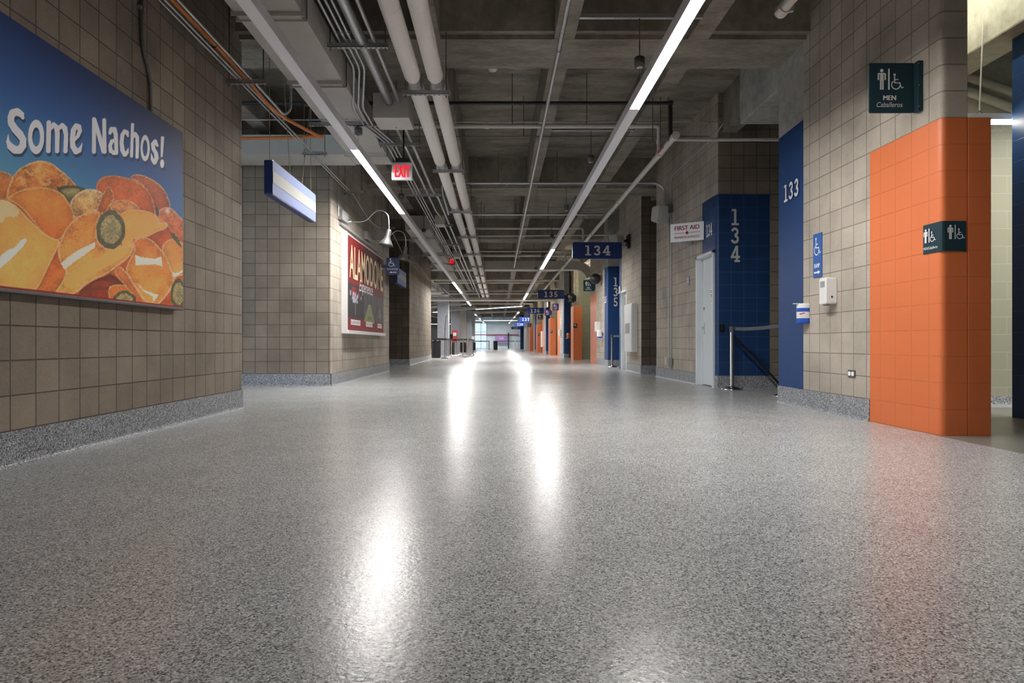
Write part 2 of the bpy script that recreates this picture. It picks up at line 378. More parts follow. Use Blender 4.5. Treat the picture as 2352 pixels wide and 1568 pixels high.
# side passage: assumed to get daylight through an unseen glazed screen at its end
mb = MB(); mb.box(-9.1,-9,6.97,10.5,0,H-3.4)
mb = MB()
for y in (7.0, 8.15, 9.3, 10.43): mb.box(-9.06,-9,y,y+.06,0,2.0)
for z in (0, 1.05, 1.94): mb.box(-9.06,-9,7,10.49,z,z+.06)
fr = struct(mb, 'window_assumed', 'aluminium')
mb = MB(); mb.box(-9.035,-9.03,7.05,10.45,.05,1.95); mb.build('pane', 'glass', fr)
mb = MB(); mb.box(-9.1,-9,6.97,10.5,2.0,H); struct(mb, 'wall_left_passage', 'block_brown')

# ------------------------------------------------------------------ right walls
RZ = [0,.2032,2.4384,H]
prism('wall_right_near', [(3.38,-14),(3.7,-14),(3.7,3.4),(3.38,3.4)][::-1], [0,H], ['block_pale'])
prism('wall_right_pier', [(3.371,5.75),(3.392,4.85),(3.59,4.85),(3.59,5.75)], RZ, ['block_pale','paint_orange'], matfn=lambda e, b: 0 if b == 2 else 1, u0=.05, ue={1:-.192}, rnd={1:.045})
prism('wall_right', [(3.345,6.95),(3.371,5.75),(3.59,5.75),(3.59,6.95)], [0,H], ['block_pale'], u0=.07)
baseboard('baseboard_right', (3.345,6.95), (3.371,5.75), -1)
prism('wall_right_pier', [(3.594,7.3),(3.594,4.85),(3.775,4.85),(3.775,7.3)], [0,2.4384], ['paint_orange'], ue={1:.01}, rnd={1:.008, 2:.01})
prism('wall_restroom_blue', [(4.92,6.08),(4.92,-6),(5.15,-6),(5.15,6.08)], [0,H], ['paint_blue_running'], rnd={0:.02})
prism('wall_restroom_cream', [(3.775,7.3),(8.8,7.3),(8.8,7.5),(3.775,7.5)], [0,3.15], ['paint_cream'], u0=.15)
baseboard('baseboard_restroom', (3.775,7.3), (8.8,7.3), -1, .1)
mb = MB(); mb.box(3.81,8.8,7.34,7.6,3.15,H); struct(mb, 'wall_restroom_concrete', 'concrete_cream')
mb = MB(); mb.box(4.74,5.12,2,7.32,3.62,H); struct(mb, 'trim_1', 'concrete_cream', .02)
mb = MB(); mb.box(8.8,9,-14,86,0,H); struct(mb, 'wall_right_outer', 'concrete_cream')

# concrete column painted blue below
mb = MB()
def col_poly(x0, x1, y0, y1, z0, z1, m): mb.box(x0,x1,y0,y1,z0,z1,m)
prism('wall_right_column', [(3.375,7.63),(3.352,6.95),(3.80,6.95),(3.80,7.63)], [0,3.17,JB+.6], ['concrete_column','paint_blue_smooth'], matfn=lambda e, b: 1 if b == 0 else 0, rnd={1:.012})
baseboard('baseboard_right_column', (3.375,7.64), (3.352,6.95), -1)
mb = MB(); mb.box(3.36,8.8,7.63,8.83,3.757,H); struct(mb, 'trim_2', 'concrete_column', .015)
# second stretch: portal jamb face, door wall
RW2 = ['block_brown','paint_blue','block_pale']
def m2(e, b): return (1 if b == 0 else 2) if e == 0 else 0
prism('wall_right_second', [(3.422,10.02),(3.44,9.93),(3.75,9.93),(3.75,10.02)], [0,3.048,H], RW2, matfn=lambda e, b: 1 if b == 0 else (2 if e == 0 else 0), ue={0:.1,1:.0}, rnd={1:.02})  # portal face takes the browner block, its shade put into the colour
prism('wall_right_second_jamb', [(3.7,9.935),(4.253,9.935),(4.253,10.2),(3.7,10.2)], [0,3.048,H], RW2, matfn=lambda e, b: 1 if b == 0 else 0, u0=.26)
prism('wall_right_second_jamb', [(4.253,9.935),(8.8,9.935),(8.8,10.2),(4.253,10.2)], [0,H], BR, u0=0)
prism('wall_right_second_lintel', [(3.411,10.60),(3.423,10.02),(3.72,10.02),(3.72,10.60)], [2.19,3.048,H], RW2, matfn=m2, u0=0.02)
prism('wall_right_second_lintel', [(3.405,10.9),(3.411,10.60),(3.72,10.60),(3.72,10.9)], [2.19,H], ['block_pale'], u0=0)
prism('wall_right_second_side', [(3.34,13.4),(3.402,10.9),(3.72,10.9),(3.72,13.4)], [0,H], ['block_pale'], rnd={1:.03}, u0=.1)
baseboard('baseboard_right_second', (3.34,13.4), (3.402,10.9), -1); baseboard('baseboard_right_second', (3.424,10.02), (3.442,9.93), -1)
baseboard('baseboard_right_portal', (3.435,9.93), (8.8,9.93), -1)
mb = MB(); mb.box(3.75,3.9,13.3,14.7,0,H); struct(mb, 'wall_right_recess', 'block_shaded')
prism('wall_right_third', [(3.33,16.45),(3.30,14.65),(3.9,14.65),(3.9,16.45)], [0,H], ['block_pale','block_shaded'], matfn=lambda e, b: 1 if e == 1 else 0, ue={1:0}, rnd={1:.02})
baseboard('baseboard_right_third', (3.33,16.45), (3.30,14.65), -1); baseboard('baseboard_right_third', (3.29,14.65), (3.9,14.65), -1)
prism('wall_right_third_lintel', [(3.345,17.2),(3.33,16.45),(3.7,16.45),(3.7,17.2)], [2.12,H], ['block_pale'])
prism('wall_right_third_end', [(3.37,17.67),(3.345,17.2),(3.7,17.2),(3.7,17.67)], [0,3.08,H], ['block_pale','paint_blue'], matfn=lambda e, b: 1 if b == 0 else 0)
def section(n, x0, x1, y0, y1, blue_l, xr):
    """far wall stretch: blue jamb column at y0 with block wall behind it to y1"""
    prism('wall_right_far', [(x0,y0+blue_l),(x0,y0),(xr,y0),(xr,y0+blue_l)], [0,.2,3.05,H], ['concrete_column','paint_blue_smooth','base_flake'], matfn=lambda e, b: 2-b if b else 2, rnd={1:.015})
    if y1 > y0+blue_l: prism('wall_right_far', [(x1,y1),(x0,y0+blue_l),(x0+.25,y0+blue_l),(x1+.25,y1)], [0,.2,H], ['block_pale','base_flake'], matfn=lambda e, b: 1-b)
    mb = MB(); mb.box(xr-.02,8.8,y0+.02,y0+.25,0,H); struct(mb, 'wall_right_far_return', 'block_shaded')
def flank(x0, x1, y0, y1): # orange end of the wall before a restroom opening
    prism('wall_right_flank', [(x1,y1),(x0,y0),(x0+.25,y0),(x1+.25,y1)], [0,2.4384,H], ['block_pale','paint_orange'], matfn=lambda e, b: 1-b)
def pier(pxl, pxc, pxr, basey, topy, depth_to):
    Y = F*EYE/(basey-VY); x0 = (pxc-VX)*Y/F; x1 = (pxr-VX)*Y/F; top = EYE+(VY-topy)*Y/F
    y1 = x0*F/(pxl-VX)
    prism('wall_right_pier', [(x0,y1),(x0,Y),(x1,Y),(x1,y1)], [0,top], ['paint_orange'], rnd={1:.02})
    prism('wall_right_far', [(x0+.01,depth_to),(x0+.01,Y+.05),(x0+.22,Y+.05),(x0+.22,depth_to)], [0,H], ['block_brown'])
    mb = MB(); mb.box(x1+.6,x1+.7,Y-3.2,Y+1.2,0,H); mb.box(x0+.2,x1+.7,Y+1.2,Y+1.3,0,H); struct(mb, 'wall_restroom_cream', 'paint_cream')
    t = one(MB().tube([(x1+.35,Y-1.4,3.25),(x1+.35,Y+.3,3.25)], .03, 8).tube([(x1+.35,Y-.5,3.25),(x1+.35,Y-.5,4.0)], .006, 5), 'tube_light', 'lamp_tube', 'lit tube lamp over the restroom entry, %s' % ORD[pier.n], 'light'); pier.n += 1  # lamps past the nearest entry are assumed, added to light the recesses
    return x0, x1, Y, top
ORD = ['nearest along the concourse', 'second along the concourse, assumed', 'third along the concourse, assumed', 'fourth along the concourse, assumed', 'fifth along the concourse', 'farthest']
pier.n = 0
section(0, 3.33, 3.33, 19.3, 21.5, .6, 3.76); flank(3.33, 3.33, 21.5, 22.95)
P2 = pier(1311, 1317, 1336.6, 826.5, 702.5, 27.6)
section(1, 3.19, 3.19, 30.8, 32.9, .5, 3.43); flank(3.19, 3.19, 32.9, 34.3)
P3 = pier(1259.5, 1264, 1276.7, 815.4, 730, 38.2)
section(2, 3.12, 3.12, 41.5, 43.3, .5, 3.3); flank(3.12, 3.12, 43.3, 45.2)
P4 = pier(1231, 1234.5, 1244, 809.6, 744, 49.5)
section(3, 3.0, 3.0, 52.0, 53.0, .5, 3.2); flank(3.0, 3.0, 53.0, 54.5)
P5 = pier(1215, 1217, 1224.6, 806, 752, 59)
mb = MB(); mb.box(2.62,3.1,76,76.6,0,H); struct(mb, 'wall_right_far_column', 'paint_blue_smooth')
mb = MB(); mb.box(3.1,3.6,74,86,0,H); struct(mb, 'wall_right_far', 'navy_black')
mb = MB(); mb.box(2.95,3.3,62,74,0,H); struct(mb, 'wall_right_far', 'block_pale')
# ------------------------------------------------------------------ far end wall
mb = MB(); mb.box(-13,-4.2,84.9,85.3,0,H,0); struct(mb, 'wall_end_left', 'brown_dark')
mb = MB(); mb.box(-4.2,-3.2,85,85.3,0,H,0); mb.box(-1.6,9,85,85.3,0,H,0); mb.box(-3.2,-1.6,85,85.3,3.4,H,0)
struct(mb, 'wall_end', 'glass_wall')
mb = MB()
for x in (-3.2,-2.4,-1.64): mb.box(x,x+.06,84.96,85.05,0,3.4)
for z in (0,.9,2.2,3.36): mb.box(-3.2,-1.58,84.96,85.05,z,z+.05)
fr = struct(mb, 'window_2', 'column_grey'); mb = MB(); mb.box(-3.15,-1.62,85.0,85.02,.05,3.35); mb.build('pane', 'glass_tinted', fr)
mb = MB(); mb.box(-3.4,2.7,84.7,84.9,1.78,1.9); struct(mb, 'trim_3', 'red_dark')
mb = MB(); mb.box(1.25,1.4,84.5,84.68,0,2.1); struct(mb, 'trim_4', 'navy_black')
t = thing('banner', 'purple banner with white lettering on the far end wall', 'banner', (.3,84.5,.7))
mb = MB(); mb.box(-.45,1.2,84.45,84.5,.78,1.74); mb.build('banner_sheet', 'banner_purple', t)
text('NCB', (.38,84.45,1.3), (1,0,0), (0,0,1), .2, 'letter_white', t, width=.55, bold=.02, depth=.01)
mb = MB(); mb.box(.1,.68,84.43,84.44,1.2,1.22); mb.build('underline', 'letter_white', t)
# ------------------------------------------------------------------ doors
def make_door(n, y0, y1, xw, xs, z1, hinge_far=True):
    fr = MB(); t = .05
    fr.box(xw-.012,xs+.06,y0,y0+t,0,z1); fr.box(xw-.012,xs+.06,y1-t,y1,0,z1); fr.box(xw-.012,xs+.06,y0,y1,z1-t,z1)
    fr.box(xw+.06,xs+.0,y0+t,y0+t+.015,0,z1-t); fr.box(xw+.06,xs,y1-t-.015,y1-t,0,z1-t)
    d = struct(fr, 'door_%d' % n, 'door_grey', .004)
    mb = MB(); mb.box(xs,xs+.045,y0+t+.004,y1-t-.004,.012,z1-t-.004); s = mb.build('door_leaf', 'door_grey', d)
    return d, s
d1, leaf = make_door(1, 10.02, 10.89, 3.400, 3.50, 2.19)
yl = 10.02+.87-.13
mb = MB(); mb.tube([(3.50,yl,.97),(3.455,yl,.97)], .022, 12); mb.tube([(3.455,yl,.97),(3.448,yl-.02,.975),(3.45,yl-.12,.955)], .010, 8); mb.box(3.494,3.5,yl-.022,yl+.022,.86,1.06)
mb.build('door_handle', 'chrome', leaf)
mb = MB(); mb.lathe([(.028,0),(.028,.018),(.02,.022),(0.001,.022)], (3.50,yl,1.30), 16, axis=(-1,0,0)); mb.build('deadbolt', 'chrome', leaf)
mb = MB()
for z in (.35,1.1,1.85): mb.tube([(3.485,10.085,z-.05),(3.485,10.085,z+.05)], .008, 8)
mb.build('hinge', 'chrome', leaf)
mb = MB()
mb.box(3.492,3.497,10.28,10.45,1.36,1.60,0)
nt = one(mb, 'paper_notice', 'letter_white', 'white paper notice taped high on the first aid door', 'notice')
mb = MB()
for i, (z, wd) in enumerate(((1.565,.12),(1.54,.10),(1.50,.12),(1.478,.09),(1.455,.06))): mb.box(3.489,3.492,10.365-wd/2,10.365+wd/2,z,z+.012)
mb.build('lettering', 'black', nt); mb = MB(); mb.box(3.488,3.492,10.31,10.42,1.42,1.436); mb.build('yellow_bar', 'yellow', nt)
mb = MB(); mb.box(3.488,3.492,10.30,10.43,1.39,1.398); mb.build('lettering', 'black', nt)
d2, leaf2 = make_door(2, 16.45, 17.2, 3.335, 3.44, 2.12)
mb = MB(); mb.box(3.36,3.44,16.55,16.85,1.93,1.99); mb.box(3.37,3.385,16.6,17.1,1.985,2.0); mb.build('door_closer', 'galvanised', leaf2)
mb = MB(); mb.box(3.425,3.44,16.62,17.0,.95,1.0); mb.build('push_bar', 'chrome', leaf2)

# ------------------------------------------------------------------ strip lights
def strip(name, label, A, B, lit, zb=3.16, w_=.11, cans=None):
    A, B = Vector((*A, 0)), Vector((*B, 0)); L = (B-A).length; d = (B-A)/L; n = Vector((-d.y, d.x, 0))
    t = thing(name, label, 'light', (A.x, A.y, zb))
    def bx(mb, s0, s1, n0, n1, z0, z1, mat=0):
        c = A+d*(s0+s1)/2+n*(n0+n1)/2+Vector((0,0,(z0+z1)/2)); mb.obox(c, d*(s1-s0)/2, n*(n1-n0)/2, Vector((0,0,(z1-z0)/2)), mat)
    mb = MB(); bx(mb,0,L,-w_/2,w_/2,zb+.012,zb+.095); bx(mb,0,L,-w_/2,-w_/2+.006,zb,zb+.012); bx(mb,0,L,w_/2-.006,w_/2,zb,zb+.012)
    mb.build('housing', 'aluminium', t)
    cur = 0; pieces = []
    for a, b in lit:
        if a > cur: pieces.append((cur, a, 0))
        pieces.append((a, b, 1)); cur = b
    if cur < L: pieces.append((cur, L, 0))
    for a, b, q in pieces:
        mb = MB(); bx(mb,a,b,-w_/2+.006,w_/2-.006,zb+.003,zb+.011)
        mb.build('lit_diffuser' if q else 'diffuser', 'lamp_white' if q else 'lens_off', t)
    if not cans and zb > 3.1 and L < 50:
        fs = [(7.245+6.6*k-A.y)/(B.y-A.y) for k in range(12)] if abs(d.y) > .8 else [.1,.5,.9]
        for f in [q for q in fs if .02 < q < .98]:
            p = A+d*L*f; MB().tube([(p.x,p.y,zb+.09),(p.x,p.y,4.0)], .004, 5).build('suspension_rod', 'steel_dark', t)
    for s in (cans or []):
        p = A+d*s; mb = MB(); top = 4.0
        mb.tube([(p.x,p.y,zb+.09),(p.x,p.y,zb+.36)], .0025, 5); mb.tube([(p.x,p.y,3.58),(p.x,p.y,top)], .006, 6); mb.build('suspension_rod', 'steel_dark', t)
        mb = MB(); mb.lathe([(.0,0),(.03,0),(.03,-.006),(.052,0),(.052,.09),(.04,.10),(.0,.10)], (p.x,p.y,3.50), 20); cn = mb.build('canopy', 'steel_dark', t)
        mb = MB(); mb.lathe([(.0,0),(.03,0),(.028,.01)], (p.x,p.y,3.492), 16); mb.build('canopy_cap', 'white_plastic', cn)
    return t
RX, LX = 1.425, -1.825
strip('linear_light', 'long white strip light down the right of the ceiling, lit in the foreground', (RX,-12), (RX,42), [(.5,4.5),(15.2,18.64),(28.6,33.0),(43.3,47.6)], cans=[18.4,21.76,25.3,28.9,32.4,36])  # first lit length lies behind the camera, added as fill
strip('linear_light', 'long white strip light down the left of the ceiling beneath the flat duct', (LX,-12), (LX,41.6), [(1,5),(20.05,24.0),(37.6,43),(49.2,53.2)], cans=[])  # first lit length, behind the camera, is added fill too
one(MB().box(.82,2.06,6.38,6.42,3.99,4.03), 'strut_channel', 'galvanised', 'steel strut between ceiling joists in the foreground, above the lit strip light', 'strut')
one(MB().box(.82,2.09,9.74,9.78,3.98,4.02), 'strut_channel', 'galvanised', 'steel strut between joists behind the foreground concrete beam, above right strip light', 'strut')
strip('linear_light', 'bright diagonal cross strip light running left from the far right strip', (1.54,42.2), (-5.4,50.6), [(0,5.0),(9.6,10.6)])
strip('linear_light', 'short unlit cross strip light nearest the far blue numbered signs', (1.64,49.9), (-1.96,52.8), [])
strip('linear_light', 'unlit cross strip light above the pale far left column', (-2.1,40.5), (-6.2,45.4), [])
strip('linear_light', 'far right strip light in three lit dots near the end wall', (1.6,50.2), (1.3,80), [(0,2),(9,10.6),(18,19.6),(26,27.6)])
strip('linear_light', 'far left strip light in three lit dots near the end wall', (-2.0,53.2), (-1.7,80), [(1,2.6),(10,11.6),(20,21.6)])
for x_, l_ in ((-7,'left'),(6.6,'right')): strip('linear_light', 'added strip light brightening the far end hall, on its %s side' % l_, (x_-2,82), (x_+2,82), [(0,4)])  # extra strips added to brighten the end hall and its wall
strip('linear_light', 'added strip light brightening the far end hall, middle one near the end wall', (-3.6,81), (2.6,81), [(0,6)], 3.6)  # also added for brightness at the end wall
# strip lights added to brighten the left hall
strip('linear_light', 'added strip light brightening the open hall on the far left', (-7.5,30), (-7.5,70), [(1,8),(12,20),(24,30),(33,39)])
strip('linear_light', 'added strip light nearer the columns, brightening the left hall', (-5.8,29), (-5.8,39), [(0,4)])

# ------------------------------------------------------------------ insulated pipes
for px_, lab in ((-.885, 'left of the two fat white insulated pipes under the ceiling'), (-.652, 'right of the two fat white insulated pipes under the ceiling')):
    t = thing('insulated_pipe', lab, 'pipe', (px_,-2,3.46)); zc = 3.46; hang = [0.6+3.05*k for k in range(-1, 13)]
    mb = MB()
    for i in range(len(hang)-1):
        a, b = hang[i]+.10, hang[i+1]-.16
        mb.tube([(px_,a,zc),(px_,a+.01,zc),(px_,b-.04,zc),(px_,b,zc)], [.078,.084,.084,.074], 20)
        for s in (1,): mb.tube([(px_,(a+b)/2-.006,zc),(px_,(a+b)/2+.006,zc)], .0855, 20)
        MB().tube([(px_,b-.02,zc),(px_,hang[i+1]+.12,zc)], .066, 14).build('bare_pipe', 'galvanised', t)
    mb.build('pipe_jacket', 'pipe_white', t)
near = ['nearest', 'second nearest', 'third nearest', 'fourth nearest', 'fifth nearest', 'sixth nearest', 'seventh nearest', 'eighth nearest', 'ninth nearest', 'tenth nearest', 'eleventh nearest']
def trapeze(name, x0, x1, y, z, label, ztop=4.0, rods=True, grp=None):
    t = thing(name, label, 'pipe hanger', (x0,y,z), grp)
    mb = MB(); mb.box(x0,x1,y-.02,y+.02,z,z+.006); mb.box(x0,x1,y-.02,y-.017,z,z+.045); mb.box(x0,x1,y+.017,y+.02,z,z+.045)
    k = int((x1-x0)/.05)
    mb.build('channel', 'galvanised', t)
    sl = MB()
    for i in range(k): sl.box(x0+.02+i*.05,x0+.045+i*.05,y-.007,y+.007,z-.0008,z+.0)
    sl.build('slots', 'black', t)
    if rods:
        for x in (x0+.025, x1-.025): MB().tube([(x,y,z-.03),(x,y,ztop)], .006, 6).build('threaded_rod', 'steel_dark', t)
    return t
for k in range(1, 13):
    y = .6+3.05*(k+1)
    if k == 1: y = 6.7
    if y < 38: trapeze('pipe_hanger', -1.01, -.53, .6+3.05*(k+1), 3.335, '%s steel trapeze hanger under the two white pipes' % near[min(k-1,10)])

def pipe(name, label, pts, r, mat, cat='pipe', couplings=(), n=10, cm='galvanised', grp=None):
    t = thing(name, label, cat, tuple(pts[0]), grp)
    MB().tube(pts, r, n).build('pipe_run', mat, t)
    for a, b in couplings: MB().tube([a, b], r*1.28, n).build('coupling', cm, t)
    if name == 'branch_pipe' and len(pts) > 1 and Vector(pts[-1]).x-pts[0][0] > 2:
        for f in (.2, .5, .8):
            x = pts[0][0]+(min(pts[-1][0], 2.0)-pts[0][0])*f
            MB().tube([(x,pts[0][1],pts[0][2]-r),(x,pts[0][1],H)], .006, 5).build('hanger_rod', 'steel_dark', t)
    return t
def bend(P, r=.12, n=5):            # round the corners of a polyline
    P = [Vector(p) for p in P]; out = [P[0]]
    for i in range(1, len(P)-1):
        a, b, c = P[i-1], P[i], P[i+1]; ra = min(r, (a-b).length*.45, (c-b).length*.45)
        q0 = b+(a-b).normalized()*ra; q1 = b+(c-b).normalized()*ra
        for k in range(n+1):
            s = k/n; out.append(q0*(1-s)**2+b*2*s*(1-s)+q1*s*s)
    out.append(P[-1]); return out
def coups(x, z, ys, h=.03): return [((x,y-h,z),(x,y+h,z)) for y in ys]
# three thin conduits with the jog
for i, (x, lab) in enumerate(((-1.575, 'left'), (-1.515, 'middle'), (-1.460, 'right'))):
    z1, z2 = 3.71, 3.56
    P = [(x,-2,z1),(x,6.9,z1),(x-.17,7.6,3.535),(x-.17,8.2,3.535),(x-.03,9.0,z2),(x-.03,34,z2)]
    pipe('conduit', '%s of three thin steel conduits that jog around the grey junction box' % lab, bend(P, .1), .0135, 'galvanised', 'conduit', [((x,6.1,z1),(x,6.16,z1))]+coups(x-.03, z2, (9.3,12.3,15.3,18.3,21.3), .015))
pipe('conduit', 'fat steel conduit running from the foreground into the grey junction box', [(-1.36,-2,3.71),(-1.36,7.86,3.71)], .050, 'galvanised', 'conduit', [((-1.36,5.0,3.71),(-1.36,5.12,3.71)),((-1.36,6.3,3.71),(-1.36,6.34,3.71)),((-1.36,7.82,3.71),(-1.36,7.85,3.71))], 16)
pipe('conduit', 'medium steel conduit beside the fat one, entering the grey junction box', [(-1.235,-2,3.71),(-1.235,7.86,3.71)], .021, 'galvanised', 'conduit', [((-1.235,6.3,3.71),(-1.235,6.33,3.71))])
pipe('conduit', 'steel conduit leaving the junction box, on its left side', bend([(-1.37,8.3,3.6),(-1.37,13.8,3.6),(-1.33,14.4,3.6),(-1.33,34,3.6)], .1), .022, 'galvanised', 'conduit', coups(-1.37, 3.6, (9,11.8), .02))
pipe('conduit', 'steel conduit leaving the junction box, on its right side', bend([(-1.25,8.3,3.6),(-1.25,12,3.6),(-1.20,12.6,3.6),(-1.20,40,3.6)], .1), .023, 'galvanised', 'conduit', coups(-1.25, 3.6, (9.9,11), .02)+coups(-1.2, 3.6, (15,18,21,24), .03))
mb = MB(); mb.box(-1.56,-1.11,7.86,8.31,3.505,3.82); one(mb, 'junction_box', 'duct_grey', 'large grey steel junction box the fat conduit enters', 'junction box', bevel=.006)
mb = MB(); mb.box(-1.47,-1.25,14.6,15,3.45,3.66); one(mb, 'junction_box', 'duct_grey', 'smaller grey junction box behind the near exit sign', 'junction box', bevel=.005)
mb = MB(); mb.box(-1.45,-1.22,20.2,20.6,3.45,3.66); one(mb, 'junction_box', 'duct_grey', 'small grey junction box beside the far exit sign', 'junction box', bevel=.005)
for i, y in enumerate((6.3,9.0,12.1,15.2,18.2)):
    trapeze('conduit_hanger', -1.70, -1.10, y, 3.515+(.13 if i == 0 else 0), '%s strut channel carrying the bunch of steel conduits' % near[i])
# centre conduit
pipe('conduit', 'single steel conduit along the middle of the ceiling, right of white pipes', [(.617,-2,3.71),(.617,25.7,3.71)], .0235, 'galvanised', 'conduit', coups(.617, 3.71, (3.6,5.05,6.5,9.45,12.5,15.4,18.5,21.5), .02)+[((.617,4.95,3.71),(.617,5.15,3.71))], 12)
# sprinkler main right
MX, MZ = 2.345, 3.46
t = pipe('sprinkler_main', 'foreground stub of pale sprinkler pipe ending at a ring coupling, top right', [(MX,-2,MZ),(MX,5.2,MZ)], .041, 'pvc_white', 'pipe', [((MX,5.17,MZ),(MX,5.27,MZ))], 16, 'pvc_white')
for s in (-1, 1): MB().box(MX+s*.05-.012,MX+s*.05+.022*s+.012,5.2,5.24,MZ-.02,MZ+.02).build('coupling_bolt', 'galvanised', t)
t = pipe('sprinkler_main', 'long pale sprinkler pipe along the right wall with red stencil', [(MX,8.35,MZ),(MX,36,MZ)], .041, 'pvc_white', 'pipe', coups(MX, MZ, (8.42,9.2,12.35,17.6,20,22.1,26,30), .05), 16, 'pvc_white')
MB().box(MX-.045,MX-.035,8.85,9.25,MZ-.015,MZ+.012).build('red_stencil', 'red', t)
pipe('branch_pipe', 'pale branch pipe from the sprinkler main into the concrete by blue 133', [(MX,8.5,MZ-.02),(4.4,8.5,MZ-.02)], .022, 'pvc_white')
pipe('black_pipe', 'black pipe crossing the ceiling and dropping to the sprinkler main', bend([(-7,8.5,3.93),(2.31,8.5,3.93),(2.31,8.5,3.5)], .04), .024, 'black', 'pipe', [((2.29,8.5,3.93),(2.335,8.5,3.93))], 12, 'black')
pipe('branch_pipe', 'cream pipe crossing the ceiling with an elbow near the black drop', bend([(-1.6,9.2,3.86),(2.33,9.2,3.86),(2.33,9.2,3.46)], .05), .030, 'pvc_white', 'pipe', [((1.9,9.2,3.86),(1.96,9.2,3.86)),((2.33,9.2,3.6),(2.33,9.2,3.66)),((-.2,9.2,3.86),(-.14,9.2,3.86))], 12, 'pvc_white')
pipe('branch_pipe', 'thin dark pipe crossing the whole ceiling just before the first aid sign', [(-6,10.05,3.99),(3.35,10.05,3.99)], .007, 'steel_dark')
pipe('conduit', 'thin wire conduit bending down the right block wall to a small box', bend([(-1,9.25,3.94),(3.30,9.25,3.94),(3.37,9.95,3.94),(3.345,12.25,3.93),(3.345,12.3,3.3)], .08), .0085, 'galvanised', 'conduit')
mb = MB(); mb.box(3.29,3.35,12.2,12.32,3.24,3.4); one(mb, 'junction_box', 'steel_dark', 'small dark electrical box high on the right block wall', 'junction box', bevel=.004)
t = thing('surface_conduit', 'pair of slim vertical conduits down the right wall to an outlet box', 'conduit', (3.34,12.3,.3))
MB().tube([(3.335,12.28,3.25),(3.338,12.28,.42)], .011, 8).build('conduit_tube', 'galvanised', t)
MB().tube([(3.335,12.42,3.25),(3.338,12.42,.42)], .013, 8).build('conduit_tube', 'tan_box', t)
MB().box(3.27,3.35,12.2,12.33,.27,.43).build('outlet_box', 'grey_plastic', t, .005)
MB().box(3.28,3.35,12.38,12.52,.29,.43).build('outlet_box', 'tan_box', t, .005)
pipe('conduit', 'steel conduit crossing the ceiling and curving down to the white speaker', bend([(-1.12,14.2,3.6),(-1.12,12.7,3.70),(-1.12,12.55,3.87),(-.9,12.5,3.87),(3.14,12.5,3.87),(3.28,12.5,3.75),(3.29,12.5,3.45)], .12), .026, 'galvanised', 'conduit', [((.15,12.5,3.87),(.19,12.5,3.87)),((-.55,12.5,3.87),(-.51,12.5,3.87))], 12)
pipe('branch_pipe', 'thin dark pipe crossing behind the curving steel conduit', [(-2,12.95,3.95),(3.0,12.95,3.95)], .008, 'steel_dark')
pipe('conduit', 'steel conduit crossing the ceiling left to right ahead of sign 134', [(-.85,15.2,3.80),(2.5,15.2,3.80)], .025, 'galvanised', 'conduit', [((.3,15.2,3.8),(.35,15.2,3.8))])
pipe('branch_pipe', 'cream pipe with an elbow dropping behind blue sign 134', bend([(-1.1,17.5,3.88),(2.33,17.5,3.88),(2.33,17.5,3.46)], .06), .030, 'pvc_white')
pipe('branch_pipe', 'pale crossing pipe running to the white speaker behind sign 134', [(-1.0,18,3.75),(3.3,18,3.78)], .02, 'pvc_white')
pipe('branch_pipe', 'thin cream pipe with elbow above the far lit part of the right strip', bend([(-1,22,3.9),(2.33,22,3.9),(2.33,22,3.46)], .06), .03, 'pvc_white')
pipe('branch_pipe', 'thick pale pipe crossing behind the far exit sign', [(-1.6,22.7,3.85),(2.6,22.7,3.85)], .05, 'pvc_white')
pipe('branch_pipe', 'thick white pipe crossing the whole concourse ahead of sign 136', [(-6.5,36,3.16),(4.6,36,3.16)], .075, 'pvc_white')
for i, (y, x0, x1, z, r) in enumerate(((28,-5,2.4,3.95,.04),(31,-8,3,3.8,.03),(33.5,-8,2.4,3.9,.035),(39,-8,2.4,3.75,.03),(44,-9,3,3.8,.04),(48,-6,2.6,3.7,.05),(55,-8,2.6,3.8,.05),(62,-8,2.6,3.8,.05),(26.6,-2.6,2.4,3.75,.03),(29.5,-9,-3.2,3.55,.08),(34.7,-10,-3,3.5,.06),(38,-10,-3,3.6,.08))):
    pipe('branch_pipe', 'pale pipe crossing the far ceiling, %s of those past the curved duct' % ['first','fourth','sixth','ninth','tenth','eleventh','twelfth','thirteenth','nearest','third','seventh','eighth'][i], [(x0,y,z),(x1,y,z)], r, 'pvc_white')
# transverse duct curving down into the far restroom
t = thing('curved_duct', 'grey flat duct crossing the ceiling and curving down behind a black speaker', 'duct', (-2.6,25.3,3.6))
mb = MB(); mb.box(-2.6,3.05,25.1,25.6,3.63,3.97)
mb.raw([(3.05+r*math.sin(a), y, 3.97-.8+r*math.cos(a)) for a in [PI*.42*i/8 for i in range(9)] for r in (.46,.80) for y in (25.1,25.6)],
       [q for i in range(8) for q in ((4*i,4*i+4,4*i+5,4*i+1),(4*i+2,4*i+3,4*i+7,4*i+6),(4*i,4*i+2,4*i+6,4*i+4),(4*i+1,4*i+5,4*i+7,4*i+3))])
mb.build('duct_body', 'duct_grey', t)
